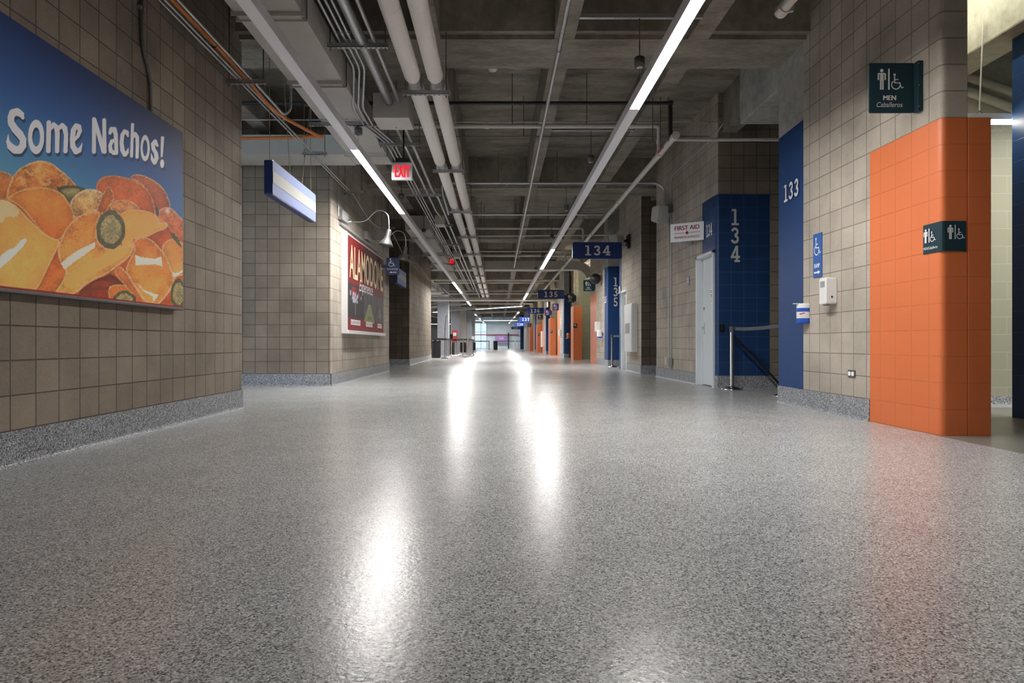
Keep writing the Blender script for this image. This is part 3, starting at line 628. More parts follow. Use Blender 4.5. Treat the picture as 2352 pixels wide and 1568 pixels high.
# ------------------------------------------------------------------ main rectangular ducts
def duct(label, x0, x1, y0, y1, z0, z1, joints, axis='y'):
    t = thing('rectangular_duct', label, 'duct', (x0,y0,z0))
    mb = MB(); mb.box(x0,x1,y0,y1,z0,z1); mb.build('duct_body', 'duct_grey', t, .004)
    for j in joints:
        mb = MB(); g = .018
        if axis == 'y':
            mb.box(x0-g,x1+g,j-.03,j-.024,z0-g-.02,z1+g); mb.box(x0+.02,x1-.02,j-.024,j+.07,z0-.02,z0-.016); mb.box(x0-g,x1+g,j+.07,j+.076,z0-g-.02,z1+g)
        else: mb.box(j-.02,j+.02,y0-g,y1+g,z0-g,z1+g)
        mb.build('duct_flange', 'duct_grey', t)
    if axis == 'y':
        for j in joints:
            for x in (x0-.03, x1+.03): MB().tube([(x,j+.03,z0-.04),(x,j+.03,4.1)], .005, 6).build('hanger_rod', 'steel_dark', t)
    return t
duct('long flat grey duct along the left of the ceiling above the strip light', -2.29, -1.70, -4, 10.15, 3.57, 3.87, [.8,3.2,5.49,6.93,9.53])
duct('flat grey duct branching left over the recessed block wall', -6.5, -2.292, 9.6, 10.2, 3.57, 3.87, [-4.5], 'x')
duct('pale duct continuing past the second left wall, before the exit sign', -2.3, -1.72, 15.6, 24.9, 3.50, 3.85, [16.7,19.5,22,24.5])
duct('far wide pale duct over the open hall on the left', -5.2, -3.4, 30, 40, 3.62, 3.95, [32,35,38])
mb = MB(); mb.box(-3.0,-1.5,19.6,19.65,3.40,3.46); one(mb, 'strut_channel', 'galvanised', 'steel strut under the pale duct beyond the lamps on the left', 'strut')
trapeze('duct_strut', -2.45, -1.3, 8.2, 3.52, 'strut channel under the long flat duct holding a small round lamp cap', 4.1)
for y, lab in ((8.25,'near the junction box'),(11.9,'beyond the near exit sign'),(15.5,'above the second left strip stretch')):
    t = thing('suspension_canopy', 'small round canopy of the left strip light, %s' % lab, 'light canopy', (LX,y,3.42))
    MB().lathe([(0,0),(.028,0),(.03,-.006),(.052,0),(.052,.08),(.0,.09)], (LX,y,3.43), 20).build('canopy', 'steel_dark', t)
    MB().tube([(LX,y,3.25),(LX,y,3.43)], .0025, 5).build('wire', 'steel_dark', t)
    MB().tube([(LX,y,3.5),(LX,y,3.53 if y < 9 else 4.0)], .008, 6).build('stem', 'steel_dark', t)
# ------------------------------------------------------------------ left cable run
HX, HZ = -2.62, 3.41
pipe('orange_hose', 'orange corrugated cable tube along the left wall, looping back at the opening', bend([(HX-.04,-2,HZ+.07),(HX-.02,6.3,HZ+.08),(HX+.02,7.4,HZ-.02),(HX+.33,8.2,HZ-.04),(HX+.30,8.35,HZ+.03),(HX-.5,8.3,HZ-.02),(-6,8.3,HZ+.0)], .35, 8), .021, 'orange_hose', 'cable tube', coups(HX-.03, HZ+.075, (3.5,4.6,5.9), .004), 12, 'black')
pipe('conduit', 'steel conduit beside the orange tube, hooking up to the ceiling', bend([(-2.52,-2,3.43),(-2.52,6.75,3.40),(-2.42,7.15,3.28),(-2.36,7.2,3.36),(-2.36,7.2,4.3)], .16, 8), .0135, 'galvanised', 'conduit', coups(-2.52, 3.40, (6.42,), .015))
for k, dx in ((0,0),(1,.045)):
    pipe('conduit', '%s of two thin grey conduits beside the orange tube above the passage' % ('left','right')[k], [(HX-.05+dx,-2,3.42),(HX-.05+dx,11.4,3.40)], .010, 'galvanised', 'conduit', coups(HX-.05+dx, 3.41, (8,9.6), .004), 8, 'black')
pipe('grey_cable', 'grey cable sagging from the conduit end past the gooseneck lamps', bend([(HX,11.4,3.40),(-2.5,12.5,3.05),(-2.45,14.5,3.3),(-2.5,17,2.95),(-2.5,19.5,3.15),(-2.5,23,3.0),(-2.5,27,3.15),(-2.3,32,3.0)], .6, 6), .009, 'grey_plastic', 'cable')
for i, (y, x0, x1) in enumerate(((6.48,-2.78,-2.38),(8.92,-2.76,-2.42),(11.2,-2.74,-2.4),(14.7,-2.74,-2.4))):
    trapeze('cable_hanger', x0, x1, y, 3.36, '%s short strut holding the cable run along the left wall' % near[i], 4.2)
t = thing('wall_conduit', 'grey conduit down the left wall to the top of the nachos billboard', 'conduit', (-2.8,5,2.5))
MB().tube(bend([(-2.80,4.97,4.6),(-2.80,4.97,3.05),(-2.80,5.09,2.85),(-2.80,5.11,2.5)], .12), .015, 10).build('conduit_tube', 'steel_dark', t)
MB().box(-2.82,-2.79,4.94,5.0,3.32,3.35).build('pipe_strap', 'galvanised', t)
# crossing lines in the passage
pipe('conduit', 'thin pale conduit crossing the dark ceiling of the left passage', [(-7,8.0,3.38+.15),(-1.9,8.0,3.38+.15)], .008, 'galvanised', 'conduit')
# ------------------------------------------------------------------ numpy picture painting (the printed posters)
def s2l(c):
    c = np.clip(np.asarray(c, float)/255, 0, 1); return np.where(c <= .04045, c/12.92, ((c+.055)/1.055)**2.4)
rs = np.random.RandomState(3)
LAT = rs.rand(8, 256, 256)
def vn(x, y, k=0):
    xi = np.floor(x).astype(int); yi = np.floor(y).astype(int); fx = x-xi; fy = y-yi; fx = fx*fx*(3-2*fx); fy = fy*fy*(3-2*fy)
    g = LAT[k]; a = g[xi % 256, yi % 256]; b = g[(xi+1) % 256, yi % 256]; c = g[xi % 256, (yi+1) % 256]; d = g[(xi+1) % 256, (yi+1) % 256]
    return (a*(1-fx)+b*fx)*(1-fy)+(c*(1-fx)+d*fx)*fy
def fbm(x, y, k=0): return (vn(x,y,k)+.5*vn(x*2.1,y*2.1,k+1)+.25*vn(x*4.3,y*4.3,k+2))/1.75
def poly_sdf(x, y, P):                       # negative inside
    P = np.asarray(P, float); d = np.full(x.shape, 1e9); ins = np.zeros(x.shape, bool); n = len(P)
    for i in range(n):
        a, b = P[i], P[(i+1) % n]; e = b-a; wx, wy = x-a[0], y-a[1]
        t = np.clip((wx*e[0]+wy*e[1])/(e@e+1e-9), 0, 1); d = np.minimum(d, np.hypot(wx-e[0]*t, wy-e[1]*t))
        c = ((a[1] <= y) != (b[1] <= y)) & (x < (b[0]-a[0])*(y-a[1])/(b[1]-a[1]+1e-12)+a[0]); ins ^= c
    return np.where(ins, -d, d)
def smooth_poly(P, n=2):
    P = [np.array(p, float) for p in P]
    for _ in range(n):
        Q = []
        for i in range(len(P)):
            a, b = P[i], P[(i+1) % len(P)]; Q += [a*.75+b*.25, a*.25+b*.75]
        P = Q
    return P
def strokes_sdf(x, y, segs):
    d = np.full(x.shape, 1e9)
    for pl in segs:
        for (ax,ay,ar), (bx_,by_,br) in zip(pl[:-1], pl[1:]):
            ex, ey = bx_-ax, by_-ay; t = np.clip(((x-ax)*ex+(y-ay)*ey)/(ex*ex+ey*ey+1e-9), 0, 1)
            d = np.minimum(d, np.hypot(x-ax-ex*t, y-ay-ey*t)-(ar+(br-ar)*t))
    return d
def picture_mesh(name, mats, parent, org, right, up, W_, H_, res, fn):
    nx, ny = int(W_/res)+1, int(H_/res)+1
    gx, gy = np.meshgrid(np.linspace(0,W_,nx), np.linspace(0,H_,ny))
    org = np.array(org, float)-np.array(parent_loc(parent)); P = org+gx[...,None]*np.array(right)+gy[...,None]*np.array(up)
    col = fn(gx, gy)
    me = bpy.data.meshes.new(name); me.vertices.add(nx*ny); me.vertices.foreach_set('co', P.reshape(-1).astype(np.float32))
    i = np.arange(nx*ny).reshape(ny,nx); q = np.stack([i[:-1,:-1], i[:-1,1:], i[1:,1:], i[1:,:-1]], -1).reshape(-1,4)
    me.loops.add(q.size); me.loops.foreach_set('vertex_index', q.reshape(-1)); me.polygons.add(len(q))
    me.polygons.foreach_set('loop_start', np.arange(len(q))*4); me.polygons.foreach_set('loop_total', np.full(len(q), 4)); me.update(calc_edges=True)
    ca = me.color_attributes.new('Col', 'FLOAT_COLOR', 'POINT')
    rgba = np.ones((nx*ny, 4), np.float32); rgba[:, :3] = col.reshape(-1,3); ca.data.foreach_set('color', rgba.reshape(-1))
    me.materials.append(M[mats]); o = bpy.data.objects.new(name, me); C.objects.link(o); o.parent = parent; return o

# nachos billboard -------------------------------------------------
PX = -2.745; PY0, PY1, PZ0, PZ1 = 3.05, 5.51, 1.015, 2.54
GAIN = 1.35
def nachos(gx, gy):
    Y = PY0+gx; Z = PZ0+gy
    px = VX+PX*F/Y; py = VY-(Z-EYE)*F/Y
    zx = px*3.92; zy = (py-350)*3.92            # drawing coordinates of the artwork
    lx = px*5.6; ly = (py-220)*5.6
    n1 = fbm(zx/90, zy/90, 0); n2 = fbm(zx/14, zy/14, 2); n3 = vn(zx/5, zy/5, 5)
    v = np.clip((Z-1.7)/.84, 0, 1)[...,None]; h = np.clip((Y-3.2)/2.3, 0, 1)[...,None]
    bot = np.array([96,158,188.])*(1-h)+np.array([52,118,178.])*h; mid = np.array([38,96,158.])*(1-h)+np.array([22,72,135.])*h
    top = np.array([10,50,105.])*(1-h)+np.array([4,24,62.])*h
    col = np.where(v < .5, bot*(1-v*2)+mid*v*2, mid*(2-2*v)+top*(2*v-1))
    jag = (n2-.5)*14
    def put(m, c):
        nonlocal col
        m = np.clip(m, 0, 1)[...,None]; col = col*(1-m)+c*m
    def shape(P, c, c2=None, rim=None, rimw=14, tex=.25, sm=1, rough=1.0, shade=.35):
        d = poly_sdf(zx, zy, smooth_poly(P, sm))+jag*rough*.5
        A = np.array(P, float); y0, y1 = A[:,1].min(), A[:,1].max()
        g = np.clip((zy-y0)/(y1-y0+1), 0, 1)[...,None]
        cc = np.array(c, float)*(1-g)+np.array(c2 or c, float)*g
        cc = cc*(1+tex*((n1-.5)*1.2+(n2-.5)*.9)[...,None])
        cc = cc*(1.06-shade*.7*np.exp(-np.abs(d)/45)[...,None])
        put(-d/2.5+.5, cc)
        # drop of dark just outside for depth is part of the printed picture
        if rim: put(np.clip(1+(d+jag*.8)/(rimw*(.9+1.1*n1)),0,1)**.7*np.clip(.25+n3*.9,0,1)*(d < 1)*(g[...,0] < 2), np.array(rim, float))
    under = poly_sdf(zx, zy, smooth_poly([(-60,300),(300,200),(560,330),(900,420),(1300,420),(1560,650),(1700,760),(1700,1500),(-60,1500)]))
    put(-under/3, np.array([206,104,48.])*(.75+.5*n1[...,None]))
    cheese = (250,172,88); cheese2 = (252,186,104); chip = (214,128,62); chipd = (186,92,42); rim = (250,206,150); dark = (120,48,22)
    shape([(-60,165),(0,165),(60,180),(110,205),(120,280),(80,420),(-60,440)], (224,146,78), (190,105,50), rim, 10)
    shape([(90,270),(130,190),(200,130),(280,90),(350,72),(420,80),(480,105),(540,155),(600,200),(650,255),(690,300),(700,360),(520,380),(300,380),(60,430),(60,360)], (226,148,80), (200,112,50), (255,220,170), 16, .5)
    put((fbm(zx/40, zy/40, 4) > .62)*(poly_sdf(zx, zy, [(130,190),(350,80),(560,180),(690,300),(540,330),(120,360)]) < -10)*.6, np.array([250,200,130.]))
    shape([(500,318),(560,300),(650,297),(740,310),(768,326),(740,352),(680,420),(620,460),(560,420)], (84,84,52), (120,112,62), None, tex=.3)
    shape([(540,340),(600,322),(680,320),(730,332),(690,380),(625,410),(580,380)], (176,158,100), (150,132,80), None, tex=.5)
    shape([(1165,225),(1210,196),(1280,200),(1370,240),(1440,290),(1490,350),(1520,420),(1540,490),(1500,560),(1430,580),(1380,480),(1300,300)], (206,112,66), (180,84,46), rim, 10)
    shape([(860,320),(880,260),(930,215),(1020,205),(1120,220),(1200,245),(1280,290),(1340,350),(1380,430),(1395,500),(1405,570),(1300,560),(1080,580),(960,520),(900,400)], (222,116,56), (196,92,44), (246,170,110), 10, .25)
    shape([(975,490),(1020,440),(1080,425),(1150,430),(1210,450),(1270,520),(1150,560),(1060,560)], (224,140,84), (232,160,100), rim, 9, .5)
    shape([(630,455),(660,400),(720,350),(800,326),(870,335),(925,362),(930,395),(880,540),(760,570),(680,600),(640,540)], (240,190,130), (226,160,92), (255,230,190), 16, .6)
    shape([(870,520),(900,440),(930,370),(960,308),(990,308),(1015,350),(1030,430),(990,475),(950,540),(900,560)], (222,126,62), (206,106,48), rim, 9, .3)
    shape([(1420,580),(1430,520),(1470,495),(1530,495),(1580,530),(1620,580),(1700,640),(1700,900),(1600,800),(1520,720),(1500,650),(1440,640)], (226,134,88), (190,90,50), (250,190,150), 14, .5)
    shape([(1390,450),(1415,500),(1435,540),(1425,580),(1405,560)], (90,92,80), None, None)
    put(np.exp(-(((zx-1508)/22)**2+((zy-528)/26)**2)), np.array([255,225,205.]))
    shape([(1330,760),(1400,690),(1500,640),(1530,700),(1600,780),(1700,860),(1700,1060),(1560,1010),(1490,940),(1440,850),(1380,790)], (190,86,40), (226,120,60), None)
    shape([(1450,860),(1490,800),(1560,770),(1620,800),(1700,860),(1700,1100),(1600,1110),(1565,1150),(1530,1050),(1480,930)], (242,150,74), (252,192,112), (255,215,160), 10, .15)
    shape([(1518,716),(1560,725),(1600,765),(1640,855),(1622,852),(1570,790)], (92,96,58), None, None, sm=1)
    shape([(1070,560),(1150,518),(1280,515),(1380,545),(1425,590),(1435,640),(1500,620),(1515,680),(1400,720),(1330,760),(1230,770),(1190,790),(1200,860),(1110,870),(1080,700)], cheese, cheese2, rim, 9, .1, shade=.15)
    shape([(60,425),(100,385),(160,350),(240,322),(330,310),(420,318),(500,340),(560,370),(600,420),(640,490),(665,560),(675,600),(640,700),(560,770),(500,800),(440,780),(380,730),(300,620),(200,500),(110,440)], (246,158,74), (232,124,50), (255,214,150), 13, .2)
    shape([(310,1260),(380,1130),(430,1010),(500,900),(560,880),(600,1000),(620,1100),(560,1190),(500,1280)], (226,112,50), (240,140,70), None)
    shape([(-60,425),(60,430),(130,470),(190,520),(250,590),(330,670),(400,730),(470,770),(545,790),(525,850),(470,960),(420,1060),(380,1150),(340,1215),(300,1260),(-60,1260)], cheese, (250,190,104), (255,222,165), 12, .12, shade=.2)
    put((poly_sdf(zx, zy, smooth_poly([(-60,420),(50,430),(130,475),(175,520),(150,590),(60,560),(20,640),(-60,640)]))+jag*3 < 0)*.8, np.array([250,226,180.]))
    put((poly_sdf(zx, zy, smooth_poly([(-60,980),(0,940),(60,880),(130,860),(170,800),(230,765),(252,790),(200,860),(110,950),(60,1000),(-60,1090)]))+jag*1.5)/-3, np.array([255,246,235.]))
    shape([(480,1280),(560,1170),(600,1080),(560,1020),(525,940),(520,860),(548,780),(580,710),(630,640),(690,585),(770,545),(850,530),(910,545),(880,620),(870,720),(880,800),(930,850),(1010,870),(1110,850),(1190,825),(1207,860),(1160,950),(1060,1025),(960,1095),(850,1145),(760,1195),(710,1250),(640,1285)], (232,140,66), cheese2, (255,220,168), 15, .3, shade=.25)
    put(np.clip((zy-(1330-.62*zx)-120)/60,0,1)*(poly_sdf(zx, zy, smooth_poly([(560,1160),(590,1060),(545,1000),(620,930),(860,800),(1180,840),(1140,930),(900,1060),(700,1180),(600,1230)]))<0)*.9, np.array([250,192,106.]))
    put((poly_sdf(zx, zy, [(545,1000),(600,950),(700,880),(855,805),(860,850),(760,925),(650,1000),(582,1060)])+jag)/-3, np.array([255,238,222.]))
    shape([(700,1260),(790,1190),(860,1145),(960,1110),(1000,1085),(1110,1180),(1180,1260),(1260,1390),(700,1390)], dark, (176,74,38), None, tex=.3)
    shape([(770,1235),(860,1160),(950,1150),(1000,1190),(960,1240),(860,1230)], (196,84,40), (150,60,30), None)
    shape([(965,1215),(1050,1185),(1150,1200),(1210,1260),(1260,1400),(1000,1390)], (248,150,72), (236,120,52), (255,210,160), 9, .1)
    shape([(1020,1075),(1080,1018),(1125,1060),(1185,1150),(1245,1250),(1310,1330),(1260,1400),(1180,1260),(1100,1170)], (240,146,82), (226,120,60), (255,205,150), 10, .2)
    shape([(1190,820),(1230,765),(1300,755),(1370,790),(1440,860),(1500,940),(1545,1050),(1580,1150),(1530,1250),(1460,1340),(1380,1400),(1290,1330),(1230,1240),(1180,1150),(1125,1060),(1165,970),(1212,880)], (226,128,60), (252,178,94), (255,222,180), 14, .25, shade=.25)
    put((poly_sdf(zx, zy, [(1215,920),(1290,945),(1400,955),(1450,935),(1468,1028),(1400,1010),(1220,1015)])+jag)/-3, np.array([255,242,228.]))
    put((poly_sdf(zx, zy, [(1228,1175),(1260,1190),(1300,1240),(1430,1280),(1380,1350),(1375,1300),(1290,1250)])+jag)/-3, np.array([255,240,225.]))
    put((poly_sdf(zx, zy, [(1548,1070),(1580,1085),(1652,1055),(1652,1070),(1590,1120),(1560,1130)])+jag)/-3, np.array([255,240,225.]))
    def jalap(cx, cy, rx, ry):
        a = np.arctan2((zy-cy)/ry, (zx-cx)/rx); r = np.hypot((zx-cx)/rx, (zy-cy)/ry)+(n1-.5)*.10+(vn(a*3+20, a*0, 3)-.5)*.10
        put((1-r)*30, np.array([92,88,62.])[None,None]*(.7+.5*n3[...,None]+.25*n2[...,None]))
        put((.74-r)*20, np.array([176,158,110.])[None,None]*(.62+.35*vn(a*4.5+50, r*5, 4)[...,None]+.4*n3[...,None]))
        put((.38-r)*6, np.array([150,138,104.])[None,None]*(.8+.5*n3[...,None]))
    jalap(998,695,130,172); jalap(1120,1335,108,90); jalap(1608,1270,72,135)
    spots = (vn(zx/9, zy/9, 6) > .93)&(fbm(zx/60, zy/60, 1) > .5)&(zy > 80)
    brown = poly_sdf(zx, zy, [(860,300),(1000,200),(1500,300),(1560,560),(1050,560),(700,560),(560,760),(640,900),(860,760),(880,560)]) < 0
    put(spots*brown*.8, np.array([110,44,22.]))
    L = [[(295,285,20),(272,238,38),(220,205,48),(165,220,50),(138,280,42),(145,350,44),(190,425,48),(250,490,50),(296,560,42),(296,640,44),(250,695,50),(190,695,50),(135,650,44),(104,590,24),(104,500,4)],
         [(628,345,30),(622,708,30)],[(640,430,26),(690,368,28),(722,400,32),(738,470,30),(735,710,28)],[(745,430,24),(800,378,30),(832,415,34),(850,500,28),(842,712,28)],
         [(950,575,18),(1000,520,24),(1028,450,28),(1015,395,30),(980,385,32),(945,440,34),(930,550,30),(938,650,34),(978,715,38),(1020,700,30),(1045,650,14),(1055,610,5)],
         [(1210,300,26),(1208,720,26)],[(1216,310,26),(1335,715,30)],[(1340,312,25),(1345,720,26)],
         [(1415,480,20),(1432,428,28),(1470,432,32),(1490,500,27),(1497,735,24)],[(1490,570,20),(1440,582,24),(1417,640,24),(1425,708,26),(1465,735,26),(1495,738,20)],
         [(1646,520,12),(1632,470,26),(1603,456,26),(1575,500,26),(1563,600,26),(1575,700,28),(1605,754,30),(1635,730,22),(1650,675,6)],
         [(1705,368,20),(1692,775,20)],[(1700,545,18),(1738,488,24),(1764,530,25),(1768,620,23),(1763,788,20)],
         [(2024,640,16),(1995,585,26),(1968,620,27),(1974,680,25),(2006,740,26),(2014,800,27),(1988,858,27),(1958,815,20),(1944,745,5)],
         [(2090,540,22),(2080,775,14)]]
    def ell(x, y):
        r = []
        for cx, cy, ro, rO, ri, rI in ((465,528,104,222,50,122),(1867,672,60,170,30,104)):
            a = (np.hypot((x-cx)/ro,(y-cy)/rO)-1)*ro; b = (1-np.hypot((x-cx)/ri,(y-cy)/rI))*ri; r.append(np.maximum(a, b))
        r.append((np.hypot((x-2086)/26,(y-872)/56)-1)*26); return np.minimum(np.minimum(r[0], r[1]), r[2])
    dsh = np.minimum(strokes_sdf(lx-14, ly-40, L), ell(lx-14, ly-40)); put(-dsh/3+.5, np.array([14,48,84.]))
    d = np.minimum(strokes_sdf(lx, ly, L), ell(lx, ly)); put(-d/3+.5, np.array([238,238,244.]))
    put((zy > 1000)*(Z < PZ0+.012), np.array([150,40,30.]))
    lum = col.mean(-1, keepdims=True); col = np.clip(lum+(col-lum)*1.12, 0, 255)
    return np.clip(s2l(col)*1.05, 0, .95)
t = thing('billboard', 'large nachos billboard on the near left wall, blue with cheese-covered chips', 'billboard', (-2.82,PY0,PZ0))
mb = MB(); mb.box(-2.82,-2.75,PY0,PY1,PZ0-.005,PZ1); mb.build('cabinet', 'aluminium', t, .003)
mb = MB(); mb.box(-2.82,-2.735,PY0,PY1+.005,PZ0-.02,PZ0-.002); mb.build('bottom_rail', 'steel_dark', t, .003)
picture_mesh('printed_face', 'print_gloss', t, (PX,PY0,PZ0), (0,1,0), (0,0,1), PY1-PY0, PZ1-PZ0, .0035, nachos)

# dome poster --------------------------------------------------------
QX, QY0, QY1, QZ0, QZ1 = -2.70, 11.27, 14.85, .95, 2.66
def dome(gx, gy):
    W_, H_ = QY1-QY0, QZ1-QZ0; u = gx/W_; v = gy/H_
    n = fbm(gx*6, gy*6, 0); n2 = fbm(gx*25, gy*25, 3)
    col = np.array([96,88,92.])+np.array([40,40,52.])*(n[...,None]-.3)+(30*np.clip(u-.45,0,1))[...,None]
    def put(m, c):
        nonlocal col
        m = np.clip(m,0,1)[...,None]; col = col*(1-m)+np.array(c,float)*m
    put((v > .5-.04*u)*1., [150,24,32]); put((u > .42)*(v > .62)*.75, [92,44,40]); put((u>.02)*(u < .40)*(v<.5)*(v>.12)*.85, [58,54,60])
    put((v < .13)*1., [168,38,46]); put(((u > .07)&(u < .30)&(v > .36)&(v < .47)&(n > .42))*.9, [190,36,44])
    put(((abs(u-.185) < .05+.09*(n2-.4))&(v > .30)&(v < .42)&(n2 > .42))*1., [225,225,245]); put((abs(u-.19) < .004)*(v > .17)*(v < .3), [200,200,205])
    put((np.hypot((u-.08)*2,(v-.40)) < .03)*1., [200,215,250]); put((np.hypot((u-.33)*2,(v-.375)) < .022)*1., [200,205,230])
    put(-poly_sdf(u, v, [(.40,.115),(.72,.105),(.585,.33),(.53,.335)])*160, [206,208,140]); put(-poly_sdf(u, v, [(.415,.125),(.70,.115),(.575,.315),(.535,.32)])*160, [176,186,124])
    put(((np.hypot((u-.88)*1.3, v-.25) < .07)&(n2 > .5))*.8, [200,170,175])
    return s2l(col)*.6
t = thing('poster', 'tall red and grey dome venue poster on the second left wall under gooseneck lamps', 'poster', (BX,QY0,QZ0))
mb = MB(); mb.box(BX,QX-.003,QY0-.02,QY1+.02,QZ0-.02,QZ1+.02); mb.box(BX,QX+.02,QY0-.07,QY0,QZ0-.02,QZ1+.03); mb.build('poster_frame', 'aluminium', t, .003)
mb = MB(); mb.box(BX,QX+.05,QY0-.07,QY1+.03,QZ0-.07,QZ0-.012); mb.build('bottom_rail', 'aluminium', t, .006)
picture_mesh('printed_face', 'print_gloss', t, (QX,QY0,QZ0), (0,1,0), (0,0,1), QY1-QY0, QZ1-QZ0, .01, dome)
YR, UP = Vector((0,1,0)), Vector((0,0,1))
text('ALAMODOME', (QX,(QY0+QY1)/2+.05,QZ0+.95), YR, UP, .62, 'letter_tan', t, width=3.3, bold=.012, depth=.004)
text('Experience', (QX,QY0+1.65,QZ0+.70), YR, UP, .30, 'letter_white', t, width=1.3, shear=.3, depth=.006)
for s, u, wd in (('ILLUSIONS THEATER',.70,.75),('SPORTS STADIUM',1.95,.62),('EVENTS',3.1,.45)):
    mb = MB(); mb.face([(QX+.004,QY0+u-wd/2-.03,QZ0+.10),(QX+.004,QY0+u+wd/2+.03,QZ0+.10),(QX+.004,QY0+u+wd/2+.03,QZ0+.20),(QX+.004,QY0+u-wd/2-.03,QZ0+.20)]); mb.build('caption_plate', 'letter_white', t)
    text(s, (QX,QY0+u,QZ0+.125), YR, UP, .05, 'red_dark', t, width=wd, depth=.007)
text('DOME', (QX,QY0+1.98,QZ0+.25), YR, UP, .06, 'brown_dark', t, width=.3, depth=.006)

# gooseneck lamps ------------------------------------------------------
def gooseneck(label, y, dy):
    t = thing('gooseneck_lamp', label, 'lamp', (BX,y,2.7)); z0 = 2.93; x0 = BX
    MB().box(x0,x0+.075,y-.62,y-.2,z0-.07,z0+.10).build('ballast_box', 'grey_plastic', t, .006)
    MB().lathe([(.0,.09),(.03,.085),(.035,.05),(.05,.04),(.05,0)], (x0+.0,y,z0), 16, axis=(1,0,0)).build('arm_socket', 'galvanised', t)
    P = [Vector((x0+.07,y,z0))]+[Vector((x0+q, y, z0+r)) for q, r in ((.28,.0),(.38,.04),(.46,.13),(.54,.2),(.62,.215),(.70,.19),(.76,.12),(.775,.0),(.775,-.16))]
    MB().tube(bend(P, .05, 3), .010, 10).build('arm', 'galvanised', t)
    c = Vector((x0+.775,y,z0-.16)); ax = Vector((-.22,.0,-1)).normalized()
    MB().lathe([(.0,-.02),(.032,-.02),(.042,0),(.045,.10),(.06,.15),(.09,.19),(.125,.245),(.135,.28),(.128,.278),(.08,.2),(.04,.12),(.0,.11)], c, 28, axis=ax).build('lamp_shade', 'shade_metal', t)
    return t
gooseneck('nearer galvanised gooseneck lamp reaching out over the dome poster', 11.6, 0)
gooseneck('farther galvanised gooseneck lamp over the dome poster, darker', 13.7, 0)
mb = MB(); mb.box(BX,BX+.045,11.05,14.3,2.78,2.82); one(mb, 'wireway', 'grey_plastic', 'grey metal wireway on the wall above the dome poster', 'wireway')
pipe('conduit', 'thin conduit arching to the lamp wireway beside the second wall corner', bend([(BX+.02,10.92,2.9),(BX+.02,10.92,3.93),(BX+.3,10.9,3.93),(-2.35,10.9,3.93)], .15), .009, 'galvanised', 'conduit')

# ------------------------------------------------------------------ signs
def panel_sign(name, label, x0, x1, y, z0, z1, mat, th=.012, r=.012, cat='sign'):
    t = thing(name, label, cat, ((x0+x1)/2,y,z0)); mb = MB(); mb.rbox(x0,x1,y,y+th,z0,z1,r,'y'); mb.build('panel', mat, t); return t
XR = Vector((1,0,0))
def restroom_art(t, x0, x1, y, z0, z1, men, small=False, mat='sign_letter'):
    W_, H_ = x1-x0, z1-z0; k = W_*.42; yo = y-.001
    mb = MB(); o = (x0+W_*.18, yo, z0+H_*.46); k = H_*.42
    draw(man(), o, XR*k, UP*k, mb); draw(rect(.5,0,.58,1), o, XR*k, UP*k, mb); draw(place2(wheelchair(), .64, 0, .78), o, XR*k, UP*k, mb)
    mb.build('pictogram', mat, t)
    if not small:
        text('MEN' if men else 'WOMEN', (x0+W_*.45,yo,z0+H_*.25), XR, UP, H_*.095, mat, t, width=W_*(.28 if men else .40), heavy=.05)
        text('Caballeros' if men else 'Damas', (x0+W_*.45,yo,z0+H_*.11), XR, UP, H_*.10, mat, t, width=W_*(.58 if men else .3), shear=.25)
# near men sign, with wall flange
xs0, xs1, ys, zs0, zs1 = 2.985, 3.345, 5.1, 2.565, 2.965
t = panel_sign('restroom_sign', 'dark teal men restroom flag sign on the near right wall', xs0, xs1, ys, zs0, zs1, 'sign_teal')
MB().box(3.345,3.385,ys-.05,ys+.015,zs0,zs1).build('wall_flange', 'sign_teal', t, .003)
mb = MB()
for z in (zs0+.03,(zs0+zs1)/2,zs1-.03): mb.lathe([(.0,.004),(.005,.003),(.006,0)], (3.345,ys-.06,z), 8, axis=(-1,0,0))
mb.build('screw', 'chrome', t)
restroom_art(t, xs0, xs1, ys, zs0, zs1, True)
# wrap-around men sign on the orange pier corner
t = thing('restroom_sign', 'teal sign wrapped round the orange pier corner with two men pictograms', 'sign', (3.39,4.85,1.4))
z0_, z1_ = 1.415, 1.645; mb = MB(); pts = [(3.385,5.05),(3.380,5.04),(3.3865,4.86),(3.395,4.846),(3.41,4.842),(3.575,4.842),(3.578,4.85)]
for a, b in zip(pts[:-1], pts[1:]): mb.face([(a[0],a[1],z0_),(b[0],b[1],z0_),(b[0],b[1],z1_),(a[0],a[1],z1_)])
mb.build('panel', 'sign_teal', t)
mb = MB(); o = (3.43,4.842,z0_+.09); k = .11; draw(man(), o, XR*k, UP*k, mb); draw(rect(.5,0,.56,1), o, XR*k, UP*k, mb); draw(place2(wheelchair(), .62, 0, .75), o, XR*k, UP*k, mb)
o = (3.3795,5.03,z0_+.085); R_ = Vector((.035,-1,0)).normalized(); draw(man(), o, R_*k, UP*k, mb, .004); draw(rect(.5,0,.58,1), o, R_*k, UP*k, mb, .004); draw(place2(wheelchair(), .64, 0, .75), o, R_*k, UP*k, mb, .004)
mb.build('pictogram', 'letter_white', t)
text('MEN/Caballeros', (3.3825,4.955,z0_+.03), R_, UP, .022, 'letter_white', t, width=.15, depth=.004)
